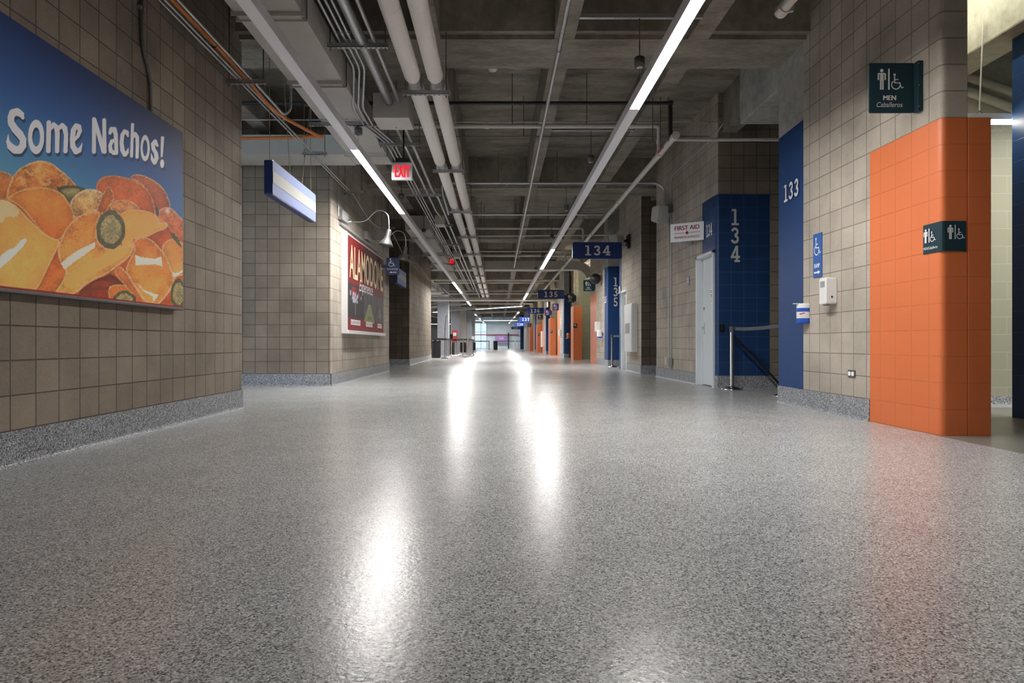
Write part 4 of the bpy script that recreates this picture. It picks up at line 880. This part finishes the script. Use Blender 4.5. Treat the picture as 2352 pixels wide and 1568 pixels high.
# ramp sign
def wallx(y): return 3.345+(6.95-y)*(3.371-3.345)/1.2
WR = Vector((.0217,-1,0)).normalized()
ya, yb = 6.78, 6.50
t = thing('ramp_sign', 'blue wheelchair ramp sign with white arrow on the near right wall', 'sign', (wallx(6.64),6.64,1.4))
za, zb_ = 1.40, 1.86
mb = MB(); mb.obox((wallx(6.64)-.006,6.64,(za+zb_)/2), WR*.085, Vector((.005,0,0)), UP*.23); mb.build('panel', 'sign_blue', t, .003)
wx = wallx(6.64)-.011
mb = MB(); draw(wheelchair(), (wx-.0006,6.70,1.63), WR*.17, UP*.19, mb, .002); draw(rect(0,.35,.62,.65)+[[(.6,.1),(1,.5),(.6,.9)]], (wx-.001,6.702,1.425), WR*.125, UP*.055, mb, .002)
mb.build('pictogram', 'letter_white', t)
text('RAMP', (wx,6.64,1.50), WR, UP, .045, 'letter_white', t, width=.105, heavy=.06)
# blue column numbers
t = thing('painted_number', 'white number 133 on the blue column at the first portal', 'number', (3.36,7.3,2.4))
number('133', (3.3625,7.46,2.36), Vector((-.03,-1,0)).normalized(), UP, .20, 'sign_letter', t, gap=.84, wide=.85, depth=.006)
t = thing('painted_number', 'small white number 134 on the blue wall side above the first aid door', 'number', (3.40,10.3,2.4))
number('134', (3.4125,10.39,2.44), Vector((.02,-1,0)).normalized(), UP, .20, 'letter_white', t, gap=.76, wide=.6, depth=.006)
t = thing('painted_number', 'large grey vertical number 134 on the blue portal face', 'number', (3.7,9.92,2.0))
number('134', (3.635,9.93,2.558), XR, UP, .255, 'sign_letter', t, vertical=True, wide=.78, depth=.006)
t = thing('painted_number', 'large grey vertical number 135 on the second blue portal face', 'number', (3.5,19.28,2.0))
number('135', (3.49,19.295,2.44), XR, UP, .27, 'sign_letter', t, vertical=True, wide=.78, depth=.01)
t = thing('painted_number', 'small white number 134 on the blue wall end before portal 135', 'number', (3.36,17.4,2.4))
number('134', (3.352,17.66,2.08), Vector((-.05,-1,0)).normalized(), UP, .2, 'letter_white', t, gap=.78, wide=.8, depth=.01)
t = thing('painted_number', 'small white number 135 on the lit side of the blue 135 column', 'number', (3.33,19.6,2.4))
number('135', (3.33,19.85,1.96), (0,-1,0), UP, .2, 'letter_white', t, gap=.78, wide=.8, depth=.01)
# suspended section signs
def section_sign(label, n, pxa, pxb, pya, pyb, Y, mat='sign_navy', lm='sign_letter', wires=True):
    a, b = at(pxa, pyb, Y), at(pxb, pya, Y)
    t = thing('section_sign', label, 'sign', ((a.x+b.x)/2,Y,a.z))
    MB().rbox(a.x,b.x,Y,Y+.08,a.z,b.z,.04,'y').build('panel', mat, t)
    h = (b.z-a.z)*.60; w3 = h*(.8*2+.74)*1.12; number(n, ((a.x+b.x)/2-w3/2, Y, (a.z+b.z)/2-h/2), XR, UP, h, lm, t, gap=.88, wide=1.05, depth=.006)
    if wires:
        W_ = b.x-a.x; c = (a.x+b.x)/2
        for x, xt in ((a.x+.12*W_, 2.10), (a.x+.42*W_, 2.17), (a.x+.78*W_, 2.24)):
            MB().tube([(x,Y+.04,b.z),(xt,Y+.04,4.0)], .005, 5).build('cable', 'cord_yellow', t)
    return t
section_sign('nearest and largest hanging navy section sign, reading 134', '134', 1315, 1428.5, 556, 594, 15.5); section_sign('hanging navy section sign 135, second in the row beside the green restroom sign', '135', 1235, 1296, 665.5, 686, 28.7); section_sign('mid-distance hanging navy section sign, third in the row', '136', 1209, 1249, 706.5, 720.5, 43.5)
section_sign('bright blue lit hanging section sign, the upper and larger of two', '137', 1193, 1222, 728, 739, 58, 'sign_lit', 'sign_lit_letter'); section_sign('bright blue lit hanging section sign, the lower and smaller of two', '138', 1182, 1207, 740.5, 749, 66, 'sign_lit', 'sign_lit_letter'); section_sign('farthest hanging section sign, tiny and dark, lowest in the row', '139', 1174, 1195, 750, 756, 73)
# first aid V sign
t = thing('first_aid_sign', 'white V-shaped first aid sign with red lettering beside blue 134', 'sign', (3.0,10.0,2.4))
A_, B_ = Vector((2.93,10.78)), Vector((3.40,10.49))
dv = Vector((B_.x-A_.x, B_.y-A_.y, 0)); Ln = dv.length; dv.normalize(); nv = Vector((dv.y,-dv.x,0))
z0_, z1_ = 2.424, 2.73
mb = MB(); c = Vector((A_.x,A_.y,(z0_+z1_)/2))+dv*Ln/2; mb.obox(c, dv*Ln/2, nv*.004, UP*(z1_-z0_)/2); mb.build('front_panel', 'letter_white', t)
mb = MB(); B2 = Vector((3.39,11.12,0)); c2 = (Vector((A_.x,A_.y,0))+B2)/2; d2v = (B2-Vector((A_.x,A_.y,0))); L2 = d2v.length; d2v.normalize(); mb.obox((c2.x,c2.y,(z0_+z1_)/2), d2v*L2/2, Vector((d2v.y,-d2v.x,0))*.004, UP*(z1_-z0_)/2); mb.build('rear_panel', 'letter_white', t)
MB().tube([(3.36,10.8,z0_-.05),(3.36,10.8,z0_+.02)], .012, 6).build('bracket', 'galvanised', t)
fo = Vector((A_.x,A_.y,0))+dv*Ln/2+nv*.005
text('FIRST AID', fo+UP*(z0_+.19), dv, UP, .072, 'letter_red', t, width=.74*Ln, heavy=.03); text('PRIMEROS AUXILIOS', fo+UP*(z0_+.05), dv, UP, .038, 'letter_red', t, width=.76*Ln, heavy=.02)
mb = MB(); draw(rect(-.28,-.003,-.06,.004)+rect(.06,-.003,.28,.004)+rect(-.035,-.012,.035,.012)+rect(-.012,-.03,.012,.03), fo+UP*(z0_+.14), dv*(Ln/.72), UP, mb, .002); mb.build('red_cross', 'letter_red', t)
# small blue door plate
t = thing('room_plate', 'small navy room plate on the block wall left of the first aid door', 'sign', (3.39,11.3,1.7)); 
MB().box(3.385,3.396,11.25,11.40,1.74,1.90).build('panel', 'sign_navy', t, .002)
text('134 A', (3.385,11.325,1.85), (0,-1,0), UP, .025, 'letter_white', t, width=.09); text('FIRST AID', (3.385,11.325,1.80), (0,-1,0), UP, .015, 'letter_white', t, width=.11)
# elevator sign
t = panel_sign('elevator_sign', 'dark navy wheelchair elevator sign with arrow at the end of the poster wall', -2.585, -2.29, 14.6, 2.29, 2.68, 'sign_black' if False else 'sign_navy')
mb = MB(); draw(wheelchair(), (-2.535,14.6,2.475), XR*.2, UP*.19, mb); draw(rect(.3,.35,1,.65)+[[(.35,.9),(0,.5),(.35,.1)]], (-2.52,14.6,2.32), XR*.17, UP*.05, mb); mb.build('pictogram', 'letter_white', t)
text('ELEVATOR', (-2.44,14.6,2.40), XR, UP, .035, 'letter_white', t, width=.24); MB().box(BX,-2.585,14.6,14.612,2.45,2.52).build('bracket', 'sign_navy', t)
# other restroom flag signs
def flag(label, pxa, pxb, pya, pyb, Y, mat, men):
    a, b = at(pxa,pyb,Y), at(pxb,pya,Y); t = panel_sign('restroom_sign', label, a.x, b.x, Y, a.z, b.z, mat); restroom_art(t, a.x, b.x, Y-.004, a.z, b.z, men, False, 'letter_white')
    MB().box(b.x-.01,b.x+.08,Y,Y+.12,a.z+.05,b.z-.05).build('wall_bracket', mat, t); return t
flag('dark teal men restroom flag sign behind the black speaker', 1340,1365,643,668.5,21.8,'sign_teal',True)
flag('black-green men restroom flag sign above the second orange pier', 1301.5,1319,674.5,694.5,25.86,'sign_black',True)
flag('purple women restroom flag sign in front of a pale wall', 1269,1285,697,712.5,33.5,'sign_purple',False)
flag('dark purple women restroom flag sign left of the pale-backed one', 1251.5,1265,711,724.5,37,'sign_purple',False)
flag('small dark green restroom flag sign right of sign 137', 1236,1248,722.5,733.5,44.5,'sign_black',True)
flag('tiny purple restroom flag sign right of sign 138', 1212,1219,742,750,55,'sign_purple',False)
def pier_sign(label, pxa, pxb, pya, pyb, P, mat):
    Y = P[2]-.02; a, b = at(pxa,pyb,Y), at(pxb,pya,Y); t = panel_sign('restroom_sign', label, a.x, b.x, Y, a.z, b.z, mat); restroom_art(t, a.x, b.x, Y-.004, a.z-.1*(b.z-a.z), b.z, True, True, 'letter_white')
pier_sign('small dark square restroom plate on the second orange pier', 1317,1326,743,753,P2,'sign_black'); pier_sign('small purple square restroom plate on the third orange pier', 1264,1269.5,758,764.5,P3,'sign_purple')
pier_sign('tiny dark restroom plate on the fourth orange pier', 1236,1240,766,771,P4,'sign_black')
# hanging concession signs
def hang_sign(label, x, y0, y1, z0, z1, th, bands=True):
    t = thing('hanging_sign', label, 'sign', (x,y0,z0))
    MB().rbox(x-th,x,y0,y1,z0,z1,.03,'x').build('sign_body', 'sign_navy', t)
    MB().rbox(x,x+.006,y0+.008,y1-.008,z0+.008,z1-.008,.028,'x').build('sign_face', 'sign_pale', t)
    h = z1-z0; MB().box(x+.006,x+.009,y0+.01,y1-.01,z0+.34*h,z0+.68*h).build('cream_band', 'sign_cream', t)
    for ya_, yt in ((y0+.05,y0+.05),(y0+.45*(y1-y0),y0+.3*(y1-y0)),(y0+.72*(y1-y0),y0+.95*(y1-y0)),(y1-.08,y1-.08)):
        MB().tube([(x-th/2,ya_,z1-.01),(x-th/2,yt,4.1)], .004, 5).build('cable', 'cord_yellow', t)
    return t
hang_sign('long pale blue and cream hanging sign at the first opening on the left', -2.60, 7.27, 9.0, 2.42, 2.82, .09)
hang_sign('smaller pale hanging sign behind the elevator sign', -2.5, 15.6, 17.1, 2.2, 2.6, .09)
# exit signs
def exit_sign(label, x0, x1, y, z0, z1, lit):
    t = thing('exit_sign', label, 'exit sign', ((x0+x1)/2,y,z0)); W_ = x1-x0; Hh = z1-z0; c = (x0+x1)/2
    MB().box(x0,x1,y,y+.05,z0,z1).build('sign_body', 'aluminium' if not lit else 'brown_dark', t, .004)
    if lit: MB().box(x0+.01,x1-.01,y-.002,y,z0+.01,z1-.01).build('lit_face', 'red', t)
    MB().box(c-.09,c+.09,y-.02,y+.07,z1,z1+.06).build('canopy', 'black', t, .005); MB().tube([(c+.02,y+.025,z1+.06),(c+.02,y+.025,4.05)], .012, 8).build('stem', 'black', t)
    text('EXIT', (c+.01,y-.001,z0+Hh*.15), XR, UP, Hh*.68, 'exit_red', t, width=W_*.74, heavy=.03)
    mb = MB(); draw([[(0,.5),(.5,1),(.5,0)]], (x0+.005,y-.001,z0+Hh*.35), XR*.03, UP*.08, mb, .002); mb.build('arrow', 'exit_red', t)
exit_sign('silver exit sign with red letters hanging near the junction box', -1.50, -1.215, 8.9, 3.005, 3.25, False)
exit_sign('far exit sign glowing red above the left side of the concourse', -1.80, -1.51, 22, 3.44, 3.67, True)
# ------------------------------------------------------------------ speakers
def speaker(label, c, w_, h_, d_, rot, mat, bx=3.35):
    t = thing('wall_speaker', label, 'speaker', (c[0],c[1],c[2]-h_/2))
    mb = MB(); mb.rbox(-w_/2,w_/2,-d_/2,d_/2,-h_/2,h_/2,.05,'y')
    R_ = Matrix.Rotation(rot, 4, 'Z') @ Matrix.Rotation(math.radians(12), 4, 'X')
    for i, v in enumerate(mb.v):
        v = Vector(v); k = 1-.22*(v.y > 0); v = Vector((v.x*k, v.y, v.z*k)); mb.v[i] = tuple(R_ @ v+Vector(c))
    mb.build('speaker_cabinet', mat, t, .02)
    mb = MB(); mb.tube([(c[0],c[1],c[2]),(bx-.02,c[1]+.1,c[2]+.05)], .035, 8); mb.box(bx-.05,bx,c[1]+.02,c[1]+.2,c[2]-.14,c[2]+.2)
    for k in range(5): mb.tube([(bx-.12+.01*k,c[1]+.03*k,c[2]-.1+.06*k),(bx-.05,c[1]+.1,c[2]-.05+.05*k)], .014, 6)
    mb.build('wall_bracket', 'black', t)
    return t
speaker('nearest white speaker high on the right block wall above the first aid sign', (3.16,12.4,3.23), .30, .36, .26, .35, 'speaker_white')
speaker('white speaker on a bracket beside hanging sign 134', (2.98,15.9,3.25), .28, .38, .30, -.9, 'speaker_white', 3.31)
t = thing('round_speaker', 'black round speaker on the wall above the blue 135 column', 'speaker', (3.25,20.5,2.85))
MB().lathe([(.0,-.16),(.10,-.15),(.16,-.09),(.175,0),(.16,.1),(.10,.16),(0,.18)], (3.12,20.4,2.78), 24, axis=(.2,1,-.1)).build('speaker_body', 'black', t)
MB().tube([(3.15,20.5,2.85),(3.33,20.7,2.92)], .03, 8).build('wall_bracket', 'black', t)
speaker('small pale speaker far away near hanging sign 136', (2.82,37.5,3.0), .22, .36, .25, -.5, 'speaker_white', 3.0)
# ------------------------------------------------------------------ things on the right wall
# sanitiser dispenser
y0_, y1_ = 6.27, 6.42
t = thing('soap_dispenser', 'white wall-mounted hand sanitiser dispenser below the ramp sign', 'dispenser', (wallx(6.35),6.35,1.1))
mb = MB(); xw = wallx(6.35); mb.rbox(xw-.11,xw,6.28,6.42,1.10,1.365,.02,'x'); mb.build('dispenser_body', 'white_plastic', t, .008)
MB().box(xw-.113,xw-.108,6.31,6.39,1.27,1.33).build('level_window', 'grey_plastic', t); MB().box(xw-.09,xw-.02,6.32,6.38,1.085,1.10).build('nozzle', 'grey_plastic', t)
MB().box(xw-.06,xw-.045,6.277,6.281,1.16,1.18).build('key_slot', 'black', t)
# wipes tub
t = thing('wipes_tub', 'blue and white wipes tub strapped to the edge of blue column 133', 'tub', (3.30,6.98,.93))
cx, cy = 3.315, 6.88
MB().lathe([(.0,0),(.068,0),(.072,.01),(.072,.055)], (cx,cy,.925), 28).build('tub_base', 'tub_blue', t)
MB().lathe([(.073,.055),(.073,.125)], (cx,cy,.925), 28).build('white_label', 'white_plastic', t)
MB().lathe([(.074,.125),(.074,.165)], (cx,cy,.925), 28).build('blue_band', 'tub_blue', t)
MB().lathe([(.072,.165),(.073,.20),(.065,.215),(.0,.22)], (cx,cy,.925), 28).build('lid', 'white_plastic', t)
MB().box(cx-.11,cx-.05,cy-.02,cy+.02,1.135,1.143).build('wipe', 'white_plastic', t)
mb = MB(); mb.obox((cx-.045,cy-.0585,.925+.105), Vector((.022,-.014,.006)), Vector((.001,.001,0)), Vector((0,0,.005))); mb.build('red_swoosh', 'red', t)
MB().box(cx,3.36,cy-.03,cy+.03,.95,1.1).build('bracket', 'tub_blue', t)
# power outlet
yo = 6.03; xw = wallx(yo); t = thing('power_outlet', 'steel double power outlet low on the near right wall beside orange pier', 'outlet', (xw,yo,.4))
MB().box(xw-.008,xw,yo-.06,yo+.06,.385,.455).build('cover_plate', 'steel_dark', t, .002); 
for s in (-.028,.028):
    MB().rbox(xw-.012,xw-.006,yo+s-.02,yo+s+.02,.40,.44,.012,'x').build('socket', 'letter_white', t)
# card reader on 134
t = thing('card_reader', 'small black belt receiver box on the blue 134 wall', 'receiver', (3.5,9.9,.97))
MB().rbox(3.455,3.53,9.89,9.93,.90,1.01,.02,'y').build('case', 'black_gloss', t); MB().box(3.482,3.492,9.88,9.89,.92,1.0).build('chrome_strip', 'chrome', t)
# stanchions
def stanchion(label, x, y, h=.965, r=.155, group=None, mat='chrome', belt=True):
    t = thing('stanchion', label, 'stanchion', (x,y,0), group)
    MB().lathe([(.0,0),(r,0),(r,.018),(r-.01,.028),(.06,.052),(.035,.06),(.03,.07)], (x,y,0), 36).build('base', mat, t)
    MB().tube([(x,y,.05),(x,y,h)], .031, 18).build('post', mat, t)
    MB().tube([(x,y,h-.09),(x,y,h)], .034, 18).build('belt_head', 'belt_grey' if mat == 'chrome' else 'black', t)
    return t
def copy_tree(o, par=None):
    c = o.copy(); C.objects.link(c); c.parent = par
    for ch in o.children: copy_tree(ch, c)
    return c
stanchion('chrome stanchion standing in front of the blue 134 wall', 3.535, 9.60)
stanchion('chrome stanchion half hidden behind the blue 133 column', 3.78, 8.35)
def belt(label, a, b, sag=.02, h=.05, mat='belt_grey', grp=None):
    a, b = Vector(a), Vector(b); mb = MB(); n = 10; th = Vector((b.y-a.y, a.x-b.x, 0)).normalized()*.001
    P = [a.lerp(b, i/n)-UP*sag*4*(i/n)*(1-i/n) for i in range(n+1)]
    for i in range(n):
        for s in (-1, 1): mb.face([P[i]+th*s-UP*h/2, P[i+1]+th*s-UP*h/2, P[i+1]+th*s+UP*h/2, P[i]+th*s+UP*h/2])
    return one(mb, 'barrier_belt', mat, label, 'belt', grp)
belt('dark grey belt stretched between the stanchions at portal 134', (3.57,9.60,.93), (3.75,8.35,.95))
belt('black strap slanting down to the floor across the blue 134 wall', (3.58,9.72,.86), (4.30,9.72,.10), 0, .05, 'black')
stanchion('chrome stanchion in front of the blue 135 column', 3.33, 18.6)
belt('pale belt in front of the blue 135 column', (3.36,18.6,.92), (3.9,18.55,.94), .01, .05, 'galvanised')
# fire hose cabinet
t = thing('fire_cabinet', 'white wall cabinet with dark window before the recessed grey door', 'cabinet', (3.25,15.3,.45))
MB().box(3.18,3.315,15.1,16.0,.50,1.67).build('cabinet_body', 'white_plastic', t, .01); MB().box(3.172,3.18,15.14,15.96,.54,1.63).build('door', 'white_plastic', t, .004)
MB().box(3.167,3.172,15.35,15.85,.95,1.2).build('dark_window', 'grey_plastic', t)
# dispensers beyond 135
t = thing('towel_dispenser', 'white dispenser on the wall beyond the blue 135 column', 'dispenser', (3.3,20.9,1.1)); MB().box(3.20,3.33,20.7,21.1,1.1,1.42).build('dispenser_body', 'white_plastic', t, .01)
t = thing('wipes_tub', 'white and blue wipes tub beside the blue 135 column', 'tub', (3.22,20.1,.9))
MB().lathe([(0,0),(.085,0),(.085,.04)], (3.22,20.2,.88), 20).build('tub_base', 'tub_blue', t); MB().lathe([(.085,.04),(.085,.22),(.07,.25),(0,.25)], (3.22,20.2,.88), 20).build('tub_body', 'white_plastic', t); MB().box(3.22,3.34,20.17,20.23,.95,1.05).build('bracket', 'tub_blue', t)
t = thing('wipes_tub', 'orange wipes tub on the blue column past the second orange pier', 'tub', (3.35,30.4,.9))
p = at(1306,776,30.68); MB().lathe([(0,0),(.1,0),(.1,.2),(.08,.24),(0,.24)], (p.x,p.y,p.z), 16).build('tub_body', 'orange_hose', t); MB().box(p.x-.14,p.x-.02,30.6,30.81,p.z-.03,p.z).build('bracket', 'letter_tan', t)
t = thing('towel_dispenser', 'small white dispenser beside the third orange pier', 'dispenser', (3.1,32.2,1.2)); MB().box(3.08,3.19,32.0,32.5,1.1,1.4).build('dispenser_body', 'white_plastic', t)
t = thing('wall_cabinet', 'tall white cabinet on the wall before the fourth orange pier', 'cabinet', (3.0,44.5,.5)); MB().box(3.0,3.12,44.0,45.0,.45,1.55).build('cabinet_body', 'white_plastic', t)
# restroom one: pipes, rod, tube lamp
t = thing('tube_light', 'pale tube light fixture hanging in the near restroom entry', 'light', (5.0,6.2,2.9))
MB().box(4.45,5.75,6.14,6.24,2.88,2.94).build('housing', 'white_plastic', t, .004)
MB().tube([(4.5,6.19,2.862),(5.7,6.19,2.862)], .016, 10).build('lit_tube', 'lamp_tube', t)
MB().tube([(4.70,6.19,2.98),(4.715,6.16,3.83)], .008, 6).build('suspension_rod', 'pvc_white', t)
MB().tube([(4.64,6.19,2.93),(4.70,6.19,2.985),(4.76,6.19,2.93)], .006, 6).build('hook', 'steel_dark', t)
one(MB().tube([(4.2,5.1,4.3),(4.2,6.8,4.3)], .025, 8).tube([(4.2,5.5,4.3),(4.2,5.5,H)], .006, 5).tube([(4.2,6.4,4.3),(4.2,6.4,H)], .006, 5), 'tube_light', 'lamp_tube', 'unseen bare tube lamp added high behind the near orange pier to light the cream beam', 'light')  # tube added above the frame to brighten the restroom beam
strip('linear_light', 'unseen strip light added to brighten the near restroom walls', (6.4,2.0), (6.4,6.8), [(0,4.6)], 3.3)  # out-of-view strip added to light the cream restroom wall
pipe('drain_pipe', 'upper pale drain pipe sloping behind the near restroom beam', [(5.0,7.15,3.82),(6.3,7.15,3.37)], .05, 'concrete_cream'); pipe('drain_pipe', 'lower pale drain pipe sloping behind the near restroom beam', [(5.0,7.2,3.69),(6.3,7.2,3.22)], .05, 'concrete_cream')
pipe('conduit', 'dark looping conduit in the shadow above the near restroom', bend([(4.9,7.25,3.95),(5.5,7.25,3.95),(5.6,7.25,4.1),(5.62,7.25,4.5)], .1), .015, 'steel_dark', 'conduit')

# ------------------------------------------------------------------ smoke detectors on the ceiling
for p, lab in (((-.12,8.35), 'nearest round white detector on the ceiling, partly behind the beam'), ((-.08,9.0), 'small round white detector on the ceiling, centre'), ((.0,14.55), 'far round detector beyond the second concrete beam')):
    t = thing('smoke_detector', lab, 'detector', (p[0],p[1],H-.06)); MB().lathe([(0,-.055),(.05,-.052),(.065,-.03),(.07,0)], (p[0],p[1],H), 20).build('detector_body', 'white_plastic', t)
# ------------------------------------------------------------------ left hall: columns, bins, queue posts
for i, (px0, px1, Y, dp, mat) in enumerate(((1004.5,1030,39,.9,'column_grey'),(1035,1056,50,.9,'column_grey'),(1057,1071,60,.6,'duct_grey'),(1072,1083,66,.6,'sign_navy' if False else 'column_grey'),(1084,1091,72,.5,'duct_grey'))):
    a, b = at(px0,800,Y), at(px1,800,Y); mb = MB(); mb.box(a.x,b.x,Y,Y+dp,0,H); struct(mb, 'wall_column', mat, .02)
def bin_(label, px0, px1, pyb, top):
    Y = F*EYE/(pyb-VY)+.3; a, b = at(px0,pyb,Y), at(px1,pyb,Y); r = (b.x-a.x)/2; c = (a.x+b.x)/2
    t = thing('trash_bin', label, 'trash bin', (c,Y,0))
    MB().lathe([(0,.0),(r*.9,0),(r*.93,.03),(r,.08),(r,top-.12)], (c,Y,0), 28).build('bin_body', 'black', t)
    MB().lathe([(r*.96,0),(r*1.02,.02),(r*1.02,.08),(r*.9,.12),(r*.5,.12),(0,.12)], (c,Y,top-.12), 28).build('bin_rim', 'black_gloss', t)
bin_('big black trash bin right beside the third left wall end', 991, 1012.5, 822, .86)
bin_('black trash bin behind the queue posts, second from the left', 1030, 1045, 813.5, .84)
bin_('black trash bin in the middle of the queue posts', 1057, 1071, 809, .78)
bin_('small black trash bin at the far right of the queue posts', 1086.5, 1092.5, 804, .8)
bin_('dark trash bin alone at the far end wall', 1134, 1143, 803.2, .9)
proto = None
Q = [(1025.5,822),(1030,821),(1036.5,818),(1046,817),(1050.5,816),(1054.5,814.5),(1063.5,821.5),(1072,820.5),(1077.5,819),(1080.5,818),(1083.5,816.5),(1086,815)]
qn = ['first','second','third','fourth','fifth','sixth','seventh','eighth','ninth','tenth','eleventh','twelfth']
pos = []
for i, (px, py) in enumerate(Q):
    Y = F*EYE/(py-VY); x = (px-VX)*Y/F; pos.append((x, Y))
    lab = '%s chrome queue post from the left in the hall on the left' % qn[i]
    if proto is None: proto = stanchion(lab, x, Y, .95, .17, 'queue posts in the left hall')
    else: c = copy_tree(proto); c.location = (x, Y, 0); c['label'] = lab
for (i, j), lab in (((0,1),'first'),((2,3),'third'),((4,5),'fourth'),((6,7),'fifth'),((8,9),'sixth'),((1,2),'second')):
    belt('black queue belt, %s from the left, between the chrome posts' % lab, (*pos[i], .90), (*pos[j], .90), .01, .09, 'black')
belt('long black queue belt from the wall end to the first posts', (-3.1,29.6,.93), (*pos[0],.90), .01, .09, 'black'); belt('black queue belt across the middle of the hall to the seventh post', (*pos[3],.9), (*pos[6],.9), .01, .09, 'black')
t = thing('tall_pole', 'thin black pole with a round foot in front of the grey column', 'pole', (-2.55,29.6,0))
MB().lathe([(0,0),(.17,0),(.17,.03),(.03,.05)], (-2.52,29.6,0), 24).build('base', 'black', t); MB().tube([(-2.52,29.6,.03),(-2.50,29.6,1.3),(-2.46,29.6,1.95),(-2.40,29.6,2.0)], .014, 8).build('pole', 'black', t)
t = thing('red_sign_stand', 'red and white poster stand behind the queue posts', 'sign', (-3.5,40,0))
a, b = at(1039,790,38), at(1050,758,38); MB().box(a.x,b.x,38,38.05,.75,b.z).build('red_panel', 'red', t); MB().box(a.x+.05,b.x-.05,37.98,38,1.15,1.35).build('lettering', 'letter_white', t); MB().box((a.x+b.x)/2-.03,(a.x+b.x)/2+.03,38,38.05,0,.8).build('post', 'steel_dark', t)
t = thing('menu_monitor', 'dark monitor left of the red poster stand', 'monitor', (-3.9,37,1)); a, b = at(1033,778,37), at(1040,767,37); MB().box(a.x,b.x,37,37.1,a.z,b.z).build('screen', 'black_gloss', t); MB().box((a.x+b.x)/2-.02,(a.x+b.x)/2+.02,37.03,37.07,0,a.z).build('stand', 'steel_dark', t)
t = thing('notice_stand', 'white notice on a post at the far right of the queue', 'sign', (-2.8,41,0)); a, b = at(1083,779,37), at(1090,772,37); MB().box(a.x,b.x,37,37.04,a.z,b.z).build('notice', 'letter_white', t, .005); MB().box((a.x+b.x)/2-.02,(a.x+b.x)/2+.02,37.04,37.07,0,b.z).build('post', 'black', t)
t = thing('service_counter', 'dark concession counter with overhead canopy in the left hall', 'counter', (-8,45,0))
MB().box(-11,-6.4,43,46,0,1.1).build('counter_body', 'brown_dark', t); MB().box(-11.2,-6.2,42.6,46,2.3,2.9).build('canopy', 'navy_black', t); MB().box(-11.1,-6.25,42.9,46,1.1,1.15).build('counter_top', 'grey_plastic', t)
# far barriers by the end wall
def barrier(label, x0, x1, y):
    t = thing('queue_barrier', label, 'barrier', (x0,y,0))
    for x in (x0,x1): MB().tube([(x,y,0),(x,y,1.0)], .035, 8).build('post', 'navy_black', t); MB().lathe([(0,0),(.18,0),(.18,.03),(.0,.05)], (x,y,0), 16).build('base', 'navy_black', t)
    MB().box(x0,x1,y-.01,y+.01,.92,1.0).build('belt', 'navy_black', t)
barrier('left dark queue barrier across the far window', -3.25, -1.1, 74); barrier('right dark queue barrier at the far end wall below the banner', -1.0+.4, 2.9, 77)
for k, px in ((0,1184),(1,1191)):
    a = at(px,802,72); one(MB().tube([(a.x,72,0),(a.x,72,1.05)], .055, 12), 'bollard', 'white_plastic', '%s of two white posts at the far end' % ('left','right')[k], 'post')
# far ceiling clutter: exposed trays over the left hall
for i in range(5):
    trapeze('far_hanger', -6.5, -3.2, 29+2.6*i, 3.45, '%s long strut over the hall on the far left' % near[i], 4.1)
